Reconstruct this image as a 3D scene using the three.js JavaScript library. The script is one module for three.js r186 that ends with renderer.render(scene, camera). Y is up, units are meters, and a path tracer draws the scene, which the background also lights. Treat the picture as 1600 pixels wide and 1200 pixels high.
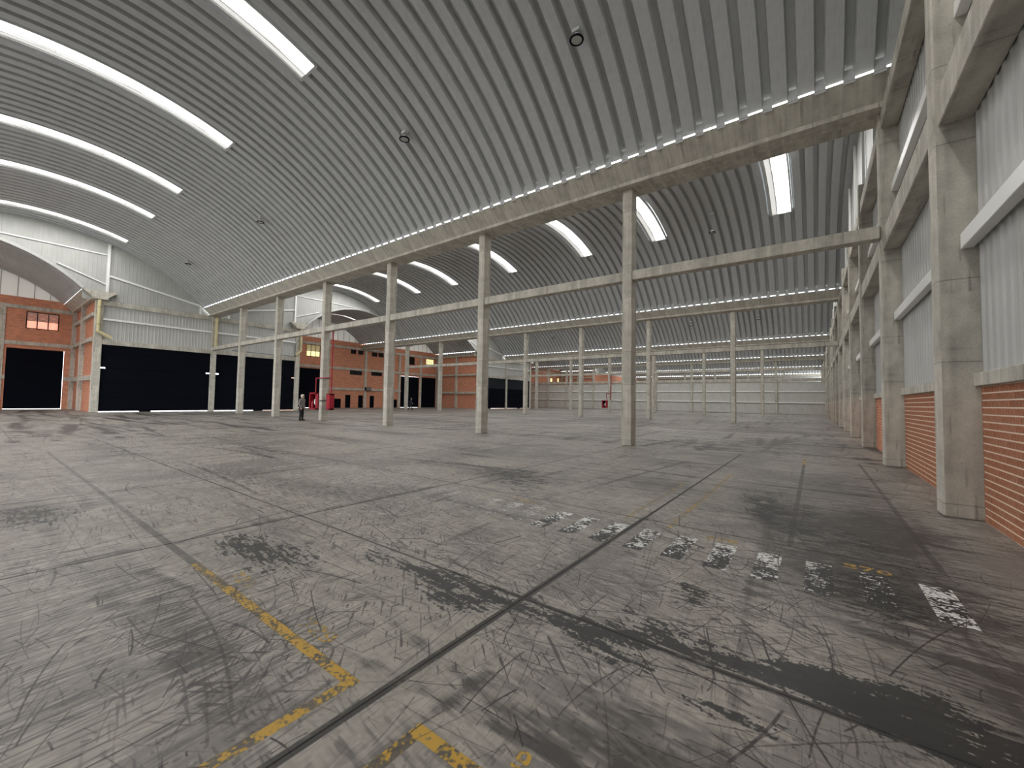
import * as THREE from 'three';
import { mergeGeometries, mergeVertices } from 'three/addons/utils/BufferGeometryUtils.js';
import { MarchingCubes } from 'three/addons/objects/MarchingCubes.js';
import { RectAreaLightUniformsLib } from 'three/addons/lights/RectAreaLightUniformsLib.js';

// ------------------------------------------------------------------ camera, sky, exposure
const scene = new THREE.Scene();
const camera = new THREE.PerspectiveCamera(2 * Math.atan(600 / 633.98) * 180 / Math.PI, 4 / 3, 0.05, 600);
camera.position.set(0, 1.55, 0);
camera.rotation.set(0.04104, 0.64064, 0.01703, 'YXZ');
scene.add(camera);
const renderer = new THREE.WebGLRenderer({ antialias: true });
renderer.toneMapping = THREE.LinearToneMapping;
renderer.toneMappingExposure = 1.0;
renderer.shadowMap.enabled = true;
RectAreaLightUniformsLib.init();
scene.background = new THREE.Color(0.92, 0.97, 1.0);   // bright overcast sky, seen only through openings
scene.backgroundIntensity = 10;
const DAY = new THREE.Color(1.0, 0.992, 0.965);        // daylight through the translucent roof strips
const DAY_RADIANCE = 21;

// ------------------------------------------------------------------ the grid of the hall (metres)
const RZ = k => -14.535 - 24.07 * (k - 1);     // centre line of column row k
const NZ = n => RZ(n) + 12.035;                // crown line of vault n (between rows n-1 and n)
const CX = i => -5.475 - 7.115 * i;            // column centres along a row
const XR = 1.86, XL = -48.0, XE = -58.6;       // brick face on the right, door wall, end of the annexes
const ORD = ['first', 'second', 'third', 'fourth', 'fifth', 'sixth', 'seventh', 'eighth', 'ninth'];

// ------------------------------------------------------------------ helpers
let seed = 7;
const rnd = () => { seed = (seed * 1664525 + 1013904223) >>> 0; return seed / 4294967296; };
const rr = (a, b) => a + (b - a) * rnd();
const taken = {};
function numbered(name) { const n = taken[name] = (taken[name] ?? -1) + 1; return n ? `${name}_${String(n).padStart(3, '0')}` : name; }
function top(name, label, category, { at = [0, 0, 0], turn = 0, group, kind } = {}) {
  const o = new THREE.Group(); o.name = numbered(name); o.position.set(...at); o.rotation.y = turn;
  o.userData = { label, category }; if (group) o.userData.group = group; if (kind) o.userData.kind = kind;
  scene.add(o); return o;
}
const struct = (name, label, category, opt = {}) => top(name, label, category, { ...opt, kind: 'structure' });
function part(name, geo, mat, parent, pos) {
  const m = new THREE.Mesh(Array.isArray(geo) ? merge(geo) : geo, mat); m.name = name; m.castShadow = m.receiveShadow = true;
  if (pos) m.position.set(...pos);
  parent.add(m); return m;
}
const merge = a => a.length === 1 ? a[0] : mergeGeometries(a, false);
function soup(pos) {   // flat shaded geometry with uv in metres from the dominant axis
  const g = new THREE.BufferGeometry(); g.setAttribute('position', new THREE.Float32BufferAttribute(pos, 3)); g.computeVertexNormals(); return boxUV(g);
}
function boxUV(g, s = 1) {
  if (g.index) g = g.toNonIndexed();
  const p = g.attributes.position, n = g.attributes.normal, uv = new Float32Array(p.count * 2);
  for (let i = 0; i < p.count; i += 3) {
    let ax = 0, ay = 0, az = 0;
    for (let k = 0; k < 3; k++) { ax += n.getX(i + k); ay += n.getY(i + k); az += n.getZ(i + k); }
    ax = Math.abs(ax); ay = Math.abs(ay); az = Math.abs(az);
    for (let k = 0; k < 3; k++) {
      const x = p.getX(i + k), y = p.getY(i + k), z = p.getZ(i + k); let u, v;
      if (ax >= ay && ax >= az) { u = z; v = y; } else if (ay >= az) { u = x; v = z; } else { u = x; v = y; }
      uv[(i + k) * 2] = u * s; uv[(i + k) * 2 + 1] = v * s;
    }
  }
  g.setAttribute('uv', new THREE.BufferAttribute(uv, 2)); return g;
}
function box(x0, x1, y0, y1, z0, z1, c = 0.008) {   // a box with chamfered edges
  const X = [x0, x1], Y = [y0, y1], Z = [z0, z1], out = [], lo = Math.min(x1 - x0, y1 - y0, z1 - z0); c = Math.min(c, lo * 0.45);
  const V = (i, j, k, a) => [X[i] + (a === 0 ? 0 : (i ? -c : c)), Y[j] + (a === 1 ? 0 : (j ? -c : c)), Z[k] + (a === 2 ? 0 : (k ? -c : c))];
  const ctr = [(x0 + x1) / 2, (y0 + y1) / 2, (z0 + z1) / 2];
  const tri = (a, b, d) => {
    const u = b.map((v, i) => v - a[i]), w = d.map((v, i) => v - a[i]);
    const n = [u[1] * w[2] - u[2] * w[1], u[2] * w[0] - u[0] * w[2], u[0] * w[1] - u[1] * w[0]];
    const m = a.map((v, i) => (v + b[i] + d[i]) / 3 - ctr[i]);
    if (n[0] * m[0] + n[1] * m[1] + n[2] * m[2] < 0) out.push(...a, ...d, ...b); else out.push(...a, ...b, ...d);
  };
  const quad = (a, b, d, e) => { tri(a, b, d); tri(a, d, e); };
  for (const s of [0, 1]) {
    quad(V(s, 0, 0, 0), V(s, 1, 0, 0), V(s, 1, 1, 0), V(s, 0, 1, 0));
    quad(V(0, s, 0, 1), V(1, s, 0, 1), V(1, s, 1, 1), V(0, s, 1, 1));
    quad(V(0, 0, s, 2), V(1, 0, s, 2), V(1, 1, s, 2), V(0, 1, s, 2));
  }
  for (const s of [0, 1]) for (const t of [0, 1]) {
    quad(V(s, t, 0, 0), V(s, t, 0, 1), V(s, t, 1, 1), V(s, t, 1, 0));
    quad(V(s, 0, t, 0), V(s, 0, t, 2), V(s, 1, t, 2), V(s, 1, t, 0));
    quad(V(0, s, t, 1), V(0, s, t, 2), V(1, s, t, 2), V(1, s, t, 1));
    for (const r of [0, 1]) tri(V(s, t, r, 0), V(s, t, r, 1), V(s, t, r, 2));
  }
  return soup(out);
}
function bar(a, b, w, h) {   // a straight square bar between two points
  const A = new THREE.Vector3(...a), B = new THREE.Vector3(...b), L = A.distanceTo(B);
  const g = box(-w / 2, w / 2, -h / 2, h / 2, 0, L, 0.004), m = new THREE.Matrix4().lookAt(B, A, new THREE.Vector3(0, 1, 0.001));
  g.applyMatrix4(m.setPosition(A)); return g;
}
function tube(points, r, seg = 10) {
  const out = [];
  for (let i = 0; i + 1 < points.length; i++) {
    const a = new THREE.Vector3(...points[i]), b = new THREE.Vector3(...points[i + 1]), L = a.distanceTo(b);
    const g = new THREE.CylinderGeometry(r, r, L, seg, 1); g.translate(0, L / 2, 0);
    g.applyQuaternion(new THREE.Quaternion().setFromUnitVectors(new THREE.Vector3(0, 1, 0), b.clone().sub(a).normalize())); g.translate(a.x, a.y, a.z); out.push(g);
    if (i) { const s = new THREE.SphereGeometry(r * 1.04, seg, 6); s.translate(a.x, a.y, a.z); out.push(s); }
  }
  return mergeGeometries(out);
}
function slabX(shape, x0, x1) {   // a shape drawn in (-z, y), extruded along x
  const g = new THREE.ExtrudeGeometry(shape, { depth: x1 - x0, bevelEnabled: false, curveSegments: 24 });
  g.rotateY(Math.PI / 2); g.translate(x0, 0, 0); return boxUV(g);   // shape x runs along -z
}
const shapeOf = pts => new THREE.Shape(pts.map(([z, y]) => new THREE.Vector2(-z, y)));
const pathOf = pts => new THREE.Path(pts.map(([z, y]) => new THREE.Vector2(-z, y)));

// ------------------------------------------------------------------ noise and textures
function lattice(n, s) { let q = s; const a = new Float32Array(n * n); for (let i = 0; i < n * n; i++) { q = (q * 1664525 + 1013904223) >>> 0; a[i] = q / 4294967296; } return a; }
const LN = 256, LA = lattice(LN, 11), LB = lattice(LN, 23);
function vn(x, y, L = LA, p = LN) {
  const xi = Math.floor(x), yi = Math.floor(y); let fx = x - xi, fy = y - yi; fx = fx * fx * (3 - 2 * fx); fy = fy * fy * (3 - 2 * fy);
  const x0 = ((xi % p) + p) % p, x1 = (x0 + 1) % p, y0 = (((yi % p) + p) % p) * LN, y1 = ((((yi + 1) % p) + p) % p) * LN;
  const a = L[y0 + x0], b = L[y0 + x1], c = L[y1 + x0], d = L[y1 + x1];
  return a + (b - a) * fx + (c - a + (a - b - c + d) * fx) * fy;
}
const sst = (a, b, x) => { x = Math.min(1, Math.max(0, (x - a) / (b - a))); return x * x * (3 - 2 * x); };
function tex(W, H, f, { repeat, srgb = true } = {}) {   // f(u, v) -> [r, g, b] 0..1
  const d = new Uint8Array(W * H * 4);
  for (let j = 0; j < H; j++) for (let i = 0; i < W; i++) { const c = f((i + 0.5) / W, (j + 0.5) / H), o = (j * W + i) * 4; d[o] = c[0] * 255; d[o + 1] = c[1] * 255; d[o + 2] = c[2] * 255; d[o + 3] = 255; }
  const t = new THREE.DataTexture(d, W, H); t.magFilter = THREE.LinearFilter; t.minFilter = THREE.LinearMipmapLinearFilter; t.generateMipmaps = true; t.wrapS = t.wrapT = THREE.RepeatWrapping;
  if (srgb) t.colorSpace = THREE.SRGBColorSpace; if (repeat) t.repeat.set(...repeat); t.needsUpdate = true; return t;
}
// cast concrete: mottling, form-board joints, fine vertical run marks, pores (3.2 m tile)
const concreteHeight = new Float32Array(1024 * 1024);
const concreteTex = tex(1024, 1024, (u, v) => {
  const lo = vn(u * 6, v * 6, LA, 6), mi = vn(u * 24, v * 24, LB, 24), hi = vn(u * 200, v * 200, LA, 200);
  const run = vn(u * 70, v * 5, LB, 70), runs = sst(0.74, 0.9, run) * sst(0.35, 0.7, vn(u * 9, v * 3, LA, 9));
  const pore = sst(0.9, 0.97, vn(u * 128, v * 128, LB, 128)) * sst(0.5, 0.8, mi);
  let j = 0; for (const y of [0.06, 0.69]) { const d = Math.abs(v - y - 0.004 * (vn(u * 16, 3, LA, 16) - 0.5)); j = Math.max(j, 1 - sst(0.0006, 0.003, d)); }
  const stain = sst(0.55, 0.85, vn(u * 12 + 2, v * 4, LB, 12)) * 0.06;
  const grain = vn(u * 48, v * 3, LA, 48), band = sst(0.06, 0.0, Math.abs(v - 0.72) - 0.02) * sst(0.4, 0.75, vn(u * 10, v * 40, LB, 10));
  let g = 0.80 + 0.05 * (lo - 0.5) + 0.07 * (mi - 0.5) + 0.06 * (hi - 0.5) + 0.09 * (grain - 0.5) - 0.12 * runs - 0.14 * pore - 0.17 * j - stain - 0.045 * band;
  concreteHeight[Math.floor(v * 1024) * 1024 + Math.floor(u * 1024)] = 0.6 + 0.2 * (mi - 0.5) + 0.15 * (hi - 0.5) - 0.5 * j - 0.4 * pore;
  return [g, g * 0.985, g * 0.95];
}, { repeat: [1 / 3.2, 1 / 3.2] });
const concreteBump = tex(1024, 1024, (u, v) => { const h = concreteHeight[Math.floor(v * 1024) * 1024 + Math.floor(u * 1024)]; return [h, h, h]; }, { repeat: [1 / 3.2, 1 / 3.2], srgb: false });
const std = o => new THREE.MeshStandardMaterial({ side: THREE.DoubleSide, ...o });
const M = {};
M.concrete = std({ map: concreteTex, bumpMap: concreteBump, bumpScale: 0.004, color: new THREE.Color(0.87, 0.85, 0.80), roughness: 0.85 });
// galvanised roof sheet: fine cross crimps and faint spangle (1.22 m x 1 m tile)
const crimp = tex(64, 512, (u, v) => { const h = 0.5 + 0.4 * Math.sin(v * Math.PI * 2 * 32) * (0.6 + 0.4 * vn(u * 4, v * 8, LA, 4)); return [h, h, h]; }, { srgb: false });
const sheetTex = tex(512, 512, (u, v) => { const g = 0.90 + 0.03 * (vn(u * 8, v * 8, LB, 8) - 0.5) + 0.04 * (vn(u * 64, v * 4, LA, 64) - 0.5); return [g, g, g]; });
M.roof = std({ map: sheetTex, bumpMap: crimp, bumpScale: 0.0015, color: new THREE.Color(0.62, 0.635, 0.645), roughness: 0.6 });
const ribBump = tex(64, 8, (u, v) => { const h = u < 0.7 ? 0.2 : u < 0.76 ? 0.2 + (u - 0.7) * 13 : u < 0.94 ? 1 : 1 - (u - 0.94) * 13; return [h, h, h]; }, { repeat: [4, 1], srgb: false });
const cladTex = tex(512, 256, (u, v) => { const g = 0.90 + 0.05 * (vn(u * 6, v * 3, LB, 6) - 0.5) + 0.035 * (vn(u * 96, v * 2, LA, 96) - 0.5) - (Math.abs(u - 0.5) < 0.004 ? 0.15 : 0); return [g, g, g * 0.985]; }, { repeat: [0.5, 0.4] });
M.cladding = std({ map: cladTex, color: new THREE.Color(0.62, 0.62, 0.625), roughness: 0.42 });
M.gable = std({ map: cladTex, bumpMap: ribBump, bumpScale: 0.009, color: new THREE.Color(0.56, 0.565, 0.56), roughness: 0.45 });
M.white = std({ color: new THREE.Color(0.88, 0.88, 0.86), roughness: 0.4 });
M.panel = std({ map: cladTex, color: new THREE.Color(0.70, 0.70, 0.67), roughness: 0.55 });
const dull = (r, g, b) => new THREE.MeshPhysicalMaterial({ color: new THREE.Color(r, g, b), roughness: 0.9, specularIntensity: 0.12, side: THREE.DoubleSide });
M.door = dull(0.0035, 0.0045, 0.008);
M.doorLight = dull(0.022, 0.026, 0.032);
M.black = dull(0.009, 0.009, 0.010);
M.red = std({ color: new THREE.Color(0.34, 0.008, 0.022), roughness: 0.45 });
M.cream = std({ color: new THREE.Color(0.62, 0.55, 0.32), roughness: 0.45 });
M.steel = std({ color: new THREE.Color(0.18, 0.18, 0.18), roughness: 0.5, metalness: 0.4 });
M.glass = new THREE.MeshPhysicalMaterial({ color: 0xffffff, transmission: 1, thickness: 0, roughness: 0.05, side: THREE.DoubleSide });
M.translucent = new THREE.MeshPhysicalMaterial({ color: new THREE.Color(0.92, 0.91, 0.88), transmission: 0.13, thickness: 0, roughness: 1, side: THREE.DoubleSide });
M.skylight = std({ color: new THREE.Color(0.9, 0.9, 0.9), emissive: DAY, emissiveIntensity: 2.2, roughness: 0.6 });
M.sideFrameGlow = std({ color: new THREE.Color(0.9, 0.9, 0.9), emissive: DAY, emissiveIntensity: 0.55, roughness: 0.6 });  // weak emission imitates daylight falling on the skylight side frame
M.darkRoomPane = new THREE.MeshPhysicalMaterial({ color: new THREE.Color(0.012, 0.012, 0.013), roughness: 0.12, specularIntensity: 0.6, side: THREE.DoubleSide });  // opaque black pane colour stands in for the unlit room behind
const frosted = (r, g, b, k) => new THREE.MeshPhysicalMaterial({ color: new THREE.Color(r, g, b), transmission: k, thickness: 0, roughness: 1, side: THREE.DoubleSide });
M.paneYellow = frosted(0.98, 0.90, 0.60, 0.45); M.panePink = frosted(0.96, 0.62, 0.52, 0.40);
M.sealer = std({ color: new THREE.Color(0.055, 0.053, 0.05), roughness: 0.8 });
M.louvre = std({ color: new THREE.Color(0.30, 0.24, 0.21), roughness: 0.5 });
M.mortar = std({ color: new THREE.Color(0.82, 0.70, 0.56), roughness: 0.95 });
M.asphalt = std({ color: new THREE.Color(0.42, 0.41, 0.39), roughness: 0.95 });
const brickTex = tex(512, 512, (u, v) => {   // 2.48 m x 1.96 m: eight bricks by twenty courses, for walls too far away to tell bricks apart
  const r = Math.floor(v * 20), fv = v * 20 - r, uu = u * 8 + (r % 2) * 0.5, c = Math.floor(uu), fu = uu - c;
  const t = LB[(r * 31 + (c % 8) * 7) % 4096], n = vn(u * 128, v * 128, LA, 128);
  if (fv < 0.14) return [0.90, 0.76, 0.64]; if (fu < 0.025) return [0.80, 0.56, 0.44];
  const k = 0.88 + 0.16 * t + 0.08 * (n - 0.5); return [0.81 * k, 0.525 * k, 0.41 * k];
}, { repeat: [1 / 2.48, 1 / 1.96] });
M.brickwall = std({ map: brickTex, roughness: 0.9 });
const brickGrain = tex(128, 128, (u, v) => { const g = 0.84 + 0.24 * (vn(u * 16, v * 16, LA, 16) - 0.5) + 0.14 * (vn(u * 64, v * 64, LB, 64) - 0.5); return [g, g * 0.98, g * 0.96]; }, { repeat: [3, 3] });
M.bricks = [[0.55, 0.225, 0.125], [0.58, 0.245, 0.14], [0.51, 0.21, 0.12], [0.57, 0.255, 0.155]].map(c => std({ map: brickGrain, color: new THREE.Color(...c), roughness: 0.9 }));

// ------------------------------------------------------------------ floor: what lies on the concrete, in world metres
const FX0 = -19.65, FX1 = 1.9, FZ0 = -14.53, FZ1 = 0.32;
const JX = [1.9, -1.85, -5.41, -8.97, -12.53, -16.09, -19.65], JZ = [0.32, -2.68, -5.48, -8.6, -11.55, -14.53];
const rubber = [   // outlines of the black tyre rubber left on the slab: strength, then x, z pairs
  [0.95, -3.43, -2.53, -3.08, -2.57, -2.74, -2.65, -2.38, -2.69, -2.02, -2.68, -1.89, -2.58, -2.08, -2.50, -2.44, -2.44, -2.79, -2.39, -3.16, -2.41],
  [0.85, -2.63, -2.29, -2.51, -2.43, -2.23, -2.44, -2.00, -2.49, -2.02, -2.33, -2.12, -2.22, -2.28, -2.21, -2.47, -2.22],
  [1.0, -1.86, -2.54, -1.64, -2.65, -1.40, -2.71, -1.16, -2.71, -0.96, -2.77, -0.97, -2.64, -0.89, -2.56, -1.02, -2.50, -1.30, -2.50, -1.55, -2.50],
  [1.7, -0.85, -2.91, -0.73, -3.02, -0.56, -2.96, -0.47, -2.85, -0.27, -2.88, -0.12, -3.04, 0.07, -3.08, 0.15, -3.07, 0.29, -3.14, 0.43, -3.20, 0.50, -3.20, 0.61, -3.03, 0.68, -2.99, 0.78, -3.00, 1.2, -2.9, 1.1, -2.5, 0.50, -2.60, 0.34, -2.70, 0.13, -2.74, -0.14, -2.76, -0.45, -2.72, -0.66, -2.70, -0.79, -2.77],
  [0.65, -1.28, -2.52, -1.07, -2.50, -0.86, -2.50, -0.64, -2.49, -0.76, -2.42, -0.97, -2.38, -1.15, -2.40],
  [0.85, -5.18, -1.63, -4.98, -1.98, -4.42, -2.13, -3.96, -2.05, -3.73, -1.89, -3.90, -1.67, -4.45, -1.61],
  [0.75, -0.65, -2.35, -0.48, -2.39, -0.31, -2.42, -0.15, -2.42, -0.18, -2.30, -0.38, -2.29, -0.55, -2.28],
  [0.6, -0.98, -3.82, -0.72, -3.80, -0.63, -3.59, -0.77, -3.35, -0.96, -3.53],
  [0.6, -0.19, -5.13, 0.12, -5.17, 0.57, -5.08, 0.65, -4.49, 0.51, -4.26, 0.09, -4.17, -0.12, -4.36],
  [0.55, -0.70, -6.89, -0.12, -7.86, 0.17, -6.83, 0.61, -6.27, 0.63, -5.59, 0.23, -5.48, -0.20, -5.60],
  [0.55, -1.12, -8.14, -0.40, -8.76, -0.33, -7.20, -0.58, -6.38],
  [0.55, -5.83, -6.93, -5.34, -7.97, -4.12, -6.59, -4.25, -5.75],
  [0.55, -8.69, -0.33, -8.66, -0.66, -7.74, -0.92, -7.15, -0.56, -7.46, -0.29],
];
seed = 101;
const strokes = [], bands = [];
for (let i = 0; i < 10000; i++) {   // skid and drag marks
  const near = i < 6500, x = near ? rr(-6.5, 1.7) : rr(FX0, FX1), z = near ? rr(-6, 0.3) : rr(FZ0, FZ1);
  if (vn(x * 0.8 + 40, z * 0.8 + 9, LB) < rr(0.05, 0.7)) continue;
  const p = rnd(), a = p < 0.4 ? rr(-0.4, 0.4) : p < 0.7 ? Math.PI / 2 + rr(-0.45, 0.45) : rr(0, Math.PI);
  const L = 0.03 + 0.75 * Math.pow(rnd(), 3.4) * (near ? 1 : 2.2), w = near ? rr(0.0025, 0.009) : rr(0.004, 0.014);
  strokes.push([x, z, x + L * Math.cos(a) * 0.5 + L * rr(-0.12, 0.12), z + L * Math.sin(a) * 0.5 + L * rr(-0.12, 0.12), x + L * Math.cos(a), z + L * Math.sin(a), w * (rnd() < 0.08 ? 2 : 1), 0.1 + 0.85 * Math.pow(rnd(), 1.6)]);
}
for (let i = 0; i < 900; i++) {   // long hairline scrapes
  const x = rr(FX0, FX1), z = rr(FZ0, FZ1), a = rnd() < 0.55 ? rr(-0.25, 0.25) : Math.PI / 2 + rr(-0.3, 0.3), L = rr(0.8, 3.5);
  strokes.push([x, z, x + L * Math.cos(a) * 0.5, z + L * Math.sin(a) * 0.5 + rr(-0.1, 0.1), x + L * Math.cos(a), z + L * Math.sin(a), rr(0.002, 0.006), rr(0.12, 0.45)]);
}
for (let i = 0; i < 190; i++) {   // wheel tracks
  const x = rr(FX0, FX1), z = rr(FZ0, FZ1), a = rnd() < 0.7 ? rr(-0.2, 0.2) : Math.PI / 2 + rr(-0.15, 0.15), L = rr(1.5, 6);
  bands.push([x, z, x + L * Math.cos(a) * 0.5, z + L * Math.sin(a) * 0.5 + rr(-0.3, 0.3), x + L * Math.cos(a), z + L * Math.sin(a), rr(0.06, 0.22), rr(0.12, 0.4)]);
}
const film = [   // worn-in tyre film: x, z, half sizes, strength
  [0.3, -6.4, 0.75, 1.4, 0.75], [0.25, -4.75, 0.7, 0.7, 0.7], [1.0, -4.1, 0.8, 0.9, 0.45], [1.0, -3.3, 0.8, 0.45, 0.5], [-0.5, -7.3, 0.45, 1.3, 0.5], [-4.8, -6.6, 1.1, 0.9, 0.55], [-7.2, -6.9, 1.6, 0.5, 0.5], [-8, -0.6, 1.3, 0.4, 0.5], [-4.6, -0.9, 1.0, 0.22, 0.45],
  [-3.1, -0.95, 0.7, 0.17, 0.6], [-9.2, -3.4, 2.2, 0.6, 0.45], [-12.5, -5.2, 2.4, 0.7, 0.45], [-6.4, -3.7, 1.3, 0.5, 0.4], [-14, -8.5, 3, 0.7, 0.5], [-8.5, -9.5, 2.4, 0.6, 0.5], [-2.6, -8.2, 1.0, 1.2, 0.45], [-2.9, -10.8, 1.3, 0.9, 0.5], [0.4, -10.5, 0.8, 1.6, 0.5], [-16.5, -2.4, 2.4, 0.5, 0.5], [-16, -11.5, 2.6, 0.7, 0.5],
  [-1.0, -1.75, 0.5, 0.2, 0.5], [-0.3, -1.9, 0.5, 0.2, 0.5], [-3.3, -3.5, 0.8, 0.4, 0.3], [-0.9, -2.1, 0.4, 0.12, 0.5], [-5.0, -4.6, 1.3, 0.4, 0.4], [0.9, -7.6, 0.5, 1.6, 0.5],
];
const numbers = [['876', 0.385, -5.21, 0.40, 0.13], ['878', -0.87, -5.23, 0.38, 0.13], ['729', -2.67, -1.47, 0.42, 0.11], ['728', -3.9, -1.47, 0.4, 0.11], ['733', -3.6, -5.25, 0.4, 0.12], ['9', -1.03, -1.5, 0.09, 0.1]];
function floorTexture(x0, x1, z0, z1, W, H, tiled) {
  const sx = W / (x1 - x0), sz = H / (z1 - z0);
  const layer = draw => { const c = document.createElement('canvas'); c.width = W; c.height = H; const g = c.getContext('2d'); g.fillStyle = '#000'; g.fillRect(0, 0, W, H); g.globalCompositeOperation = 'lighter'; g.setTransform(sx, 0, 0, sz, -x0 * sx, -z0 * sz); g.lineCap = 'round'; draw(g); return g.getImageData(0, 0, W, H).data; };
  const shifts = tiled ? [[0, 0], [x1 - x0, 0], [0, z1 - z0], [x0 - x1, 0], [0, z0 - z1]] : [[0, 0]];
  const inside = (ax, az, bx, bz) => Math.max(ax, bx) > x0 - 0.4 && Math.min(ax, bx) < x1 + 0.4 && Math.max(az, bz) > z0 - 0.4 && Math.min(az, bz) < z1 + 0.4;
  const curve = (g, s, col) => { for (const [ox, oz] of shifts) { if (!inside(s[0] + ox, s[1] + oz, s[4] + ox, s[5] + oz)) continue; g.strokeStyle = col; g.lineWidth = Math.max(s[6], 1.2 / sx); g.beginPath(); g.moveTo(s[0] + ox, s[1] + oz); g.quadraticCurveTo(s[2] + ox, s[3] + oz, s[4] + ox, s[5] + oz); g.stroke(); } };
  const A = layer(g => {   // red: rubber, green: strokes, blue: wheel tracks
    if (!tiled) for (const [k, ...p] of rubber) for (let r = 0; r < 5; r++) {
      g.fillStyle = `rgba(255,0,0,${k * 0.17})`; g.beginPath(); const cx = p.filter((_, i) => !(i % 2)).reduce((a, b) => a + b) / (p.length / 2), cz = p.filter((_, i) => i % 2).reduce((a, b) => a + b) / (p.length / 2), f = 1.45 - r * 0.22;
      for (let i = 0; i < p.length; i += 2) g.lineTo(cx + (p[i] - cx) * f, cz + (p[i + 1] - cz) * f); g.fill();
    }
    if (!tiled) for (const [x, z, rx, rz, k] of film) for (let r = 0; r < 10; r++) { g.fillStyle = `rgba(0,0,255,${k * 0.1})`; g.beginPath(); g.ellipse(x, z, rx * (1.5 - r * 0.12), rz * (1.5 - r * 0.12), 0, 0, 7); g.fill(); }
    for (const s of (tiled ? tiled.strokes : strokes)) curve(g, s, `rgba(0,255,0,${s[7]})`);
    for (const s of (tiled ? tiled.bands : bands)) for (const f of [1, 0.7, 0.4]) curve(g, [...s.slice(0, 6), s[6] * f], `rgba(0,0,255,${s[7] / 3})`);
  });
  const B = layer(g => {   // red: yellow paint, green: zebra blocks, blue: dark joint sealer and old line ghosts
    if (tiled) { g.fillStyle = 'rgba(0,0,255,0.55)'; for (let x = -1.85; x > x0 - 4; x -= 3.56) g.fillRect(x - 0.012, z0, 0.024, z1 - z0); for (let z = z0; z < z1; z += 3) g.fillRect(x0, z - 0.012, x1 - x0, 0.024); return; }
    const Y = (xa, xb, za, zb, k) => { g.fillStyle = `rgba(255,0,0,${k})`; g.fillRect(xa, za, xb - xa, zb - za); };
    const D = (xa, xb, za, zb, k) => { g.fillStyle = `rgba(0,0,255,${k})`; g.fillRect(xa, za, xb - xa, zb - za); };
    Y(-4.6, -2.01, -1.355, -1.285, 0.62); Y(-3.1, -2.01, -1.355, -1.285, 0.2); D(-6.6, -2.01, -1.355, -1.285, 0.5); D(-16, -6.6, -1.35, -1.29, 0.35);
    Y(-2.085, -2.015, -1.285, 0.32, 0.68); D(-2.085, -2.015, -1.285, 0.32, 0.4);
    Y(-1.535, -1.465, -1.365, 0.32, 0.55); Y(-1.465, 1.6, -1.365, -1.295, 0.5); Y(-1.535, -1.36, -1.365, -1.295, 0.35); D(-1.535, -1.465, -1.295, 0.32, 0.6); D(-1.36, 1.6, -1.365, -1.295, 0.6);
    Y(-1.51, -1.45, -10.2, -5.3, 0.42); Y(-2.08, -2.02, -8.4, -5.3, 0.36); D(-0.265, -0.205, -18, -5.48, 0.62); Y(-0.265, -0.205, -14.5, -13.2, 0.7); D(0.92, 0.98, -14.5, -5.5, 0.45); Y(-5.4, -3.0, -5.3, -5.24, 0.22);
    for (const [t, x, z, w, h] of numbers) { g.save(); g.fillStyle = `rgba(255,0,0,${t === '876' ? 0.95 : 0.66})`; g.translate(x, z); g.scale(w / (t.length * 60), h / 74); g.font = 'bold 100px sans-serif'; g.textAlign = 'center'; g.textBaseline = 'middle'; g.fillText(t, 0, 4); g.restore(); }
    for (let k = 0; k < 15; k++) { const x = 0.72 - 0.401 * k; g.fillStyle = `rgba(0,255,0,${k > 12 ? 0.45 : k > 9 ? 0.6 : 1})`; g.fillRect(x - 0.004, -5.08, 0.205, 0.79); }
    for (let k = 15; k < 30; k++) { g.fillStyle = 'rgba(0,255,0,0.3)'; g.fillRect(0.72 - 0.401 * k, -5.06, 0.195, 0.76); }
    for (const x of JX) { D(x - 0.02, x + 0.02, z0, z1, x === -1.85 ? 0.9 : 0.45); if (x === -1.85) { D(x - 0.035, x + 0.03, -5.6, 0.4, 0.9); } }
    for (const z of JZ) { D(x0, x1, z - 0.014, z + 0.014, 0.55); if (z === -2.68) D(-2.2, 1.9, z - 0.03, z + 0.02, 0.9); }
  });
  const d = new Uint8Array(W * H * 4), per = tiled ? 1 : 0, T = tiled ? x1 - x0 : 1;
  const N = per ? (x, z, f, L) => vn((x - x0) * Math.round(f * T) / T, (z - z0) * Math.round(f * T) / T, L, Math.min(256, Math.round(f * T))) : (x, z, f, L) => vn(x * f, z * f, L);
  for (let j = 0; j < H; j++) for (let i = 0; i < W; i++) {
    const o = (j * W + i) * 4, x = x0 + (i + 0.5) / sx, z = z0 + (j + 0.5) / sz;
    const n1 = N(x, z, 0.5, LA), n2 = N(x + 3.1, z, 2.2, LB), n3 = N(x, z, 9, LA), n4 = N(x, z, per ? 10 : 42, LB), sw = per ? n4 : vn(x * 9 + 5, z * 38, LA), sv = per ? n3 : vn(x * 40, z * 7, LB);
    const fib = (c, q, fa, fl, L) => vn((x * c + z * q) * fl, (z * c - x * q) * fa, L);
    const fz = per ? n4 : fib(0.08, 0.997, 75, 5, LA), fx = per ? n3 : fib(0.99, 0.14, 70, 6, LB), fd = per ? 0 : fib(0.76, 0.65, 85, 7, LA), fe = per ? 0 : fib(0.8, -0.6, 80, 6, LB);
    const g0 = 0.66 + 0.10 * (n1 - 0.5) + 0.12 * (n2 - 0.5) + 0.08 * (n3 - 0.5) + 0.08 * (n4 - 0.5) + 0.07 * (sw - 0.5) + 0.06 * (fz - 0.5);
    let r = g0, g = g0 * 0.963, b = g0 * 0.91;
    const mix = (k, R, G, Bb) => { r += (R - r) * k; g += (G - g) * k; b += (Bb - b) * k; };
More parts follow.
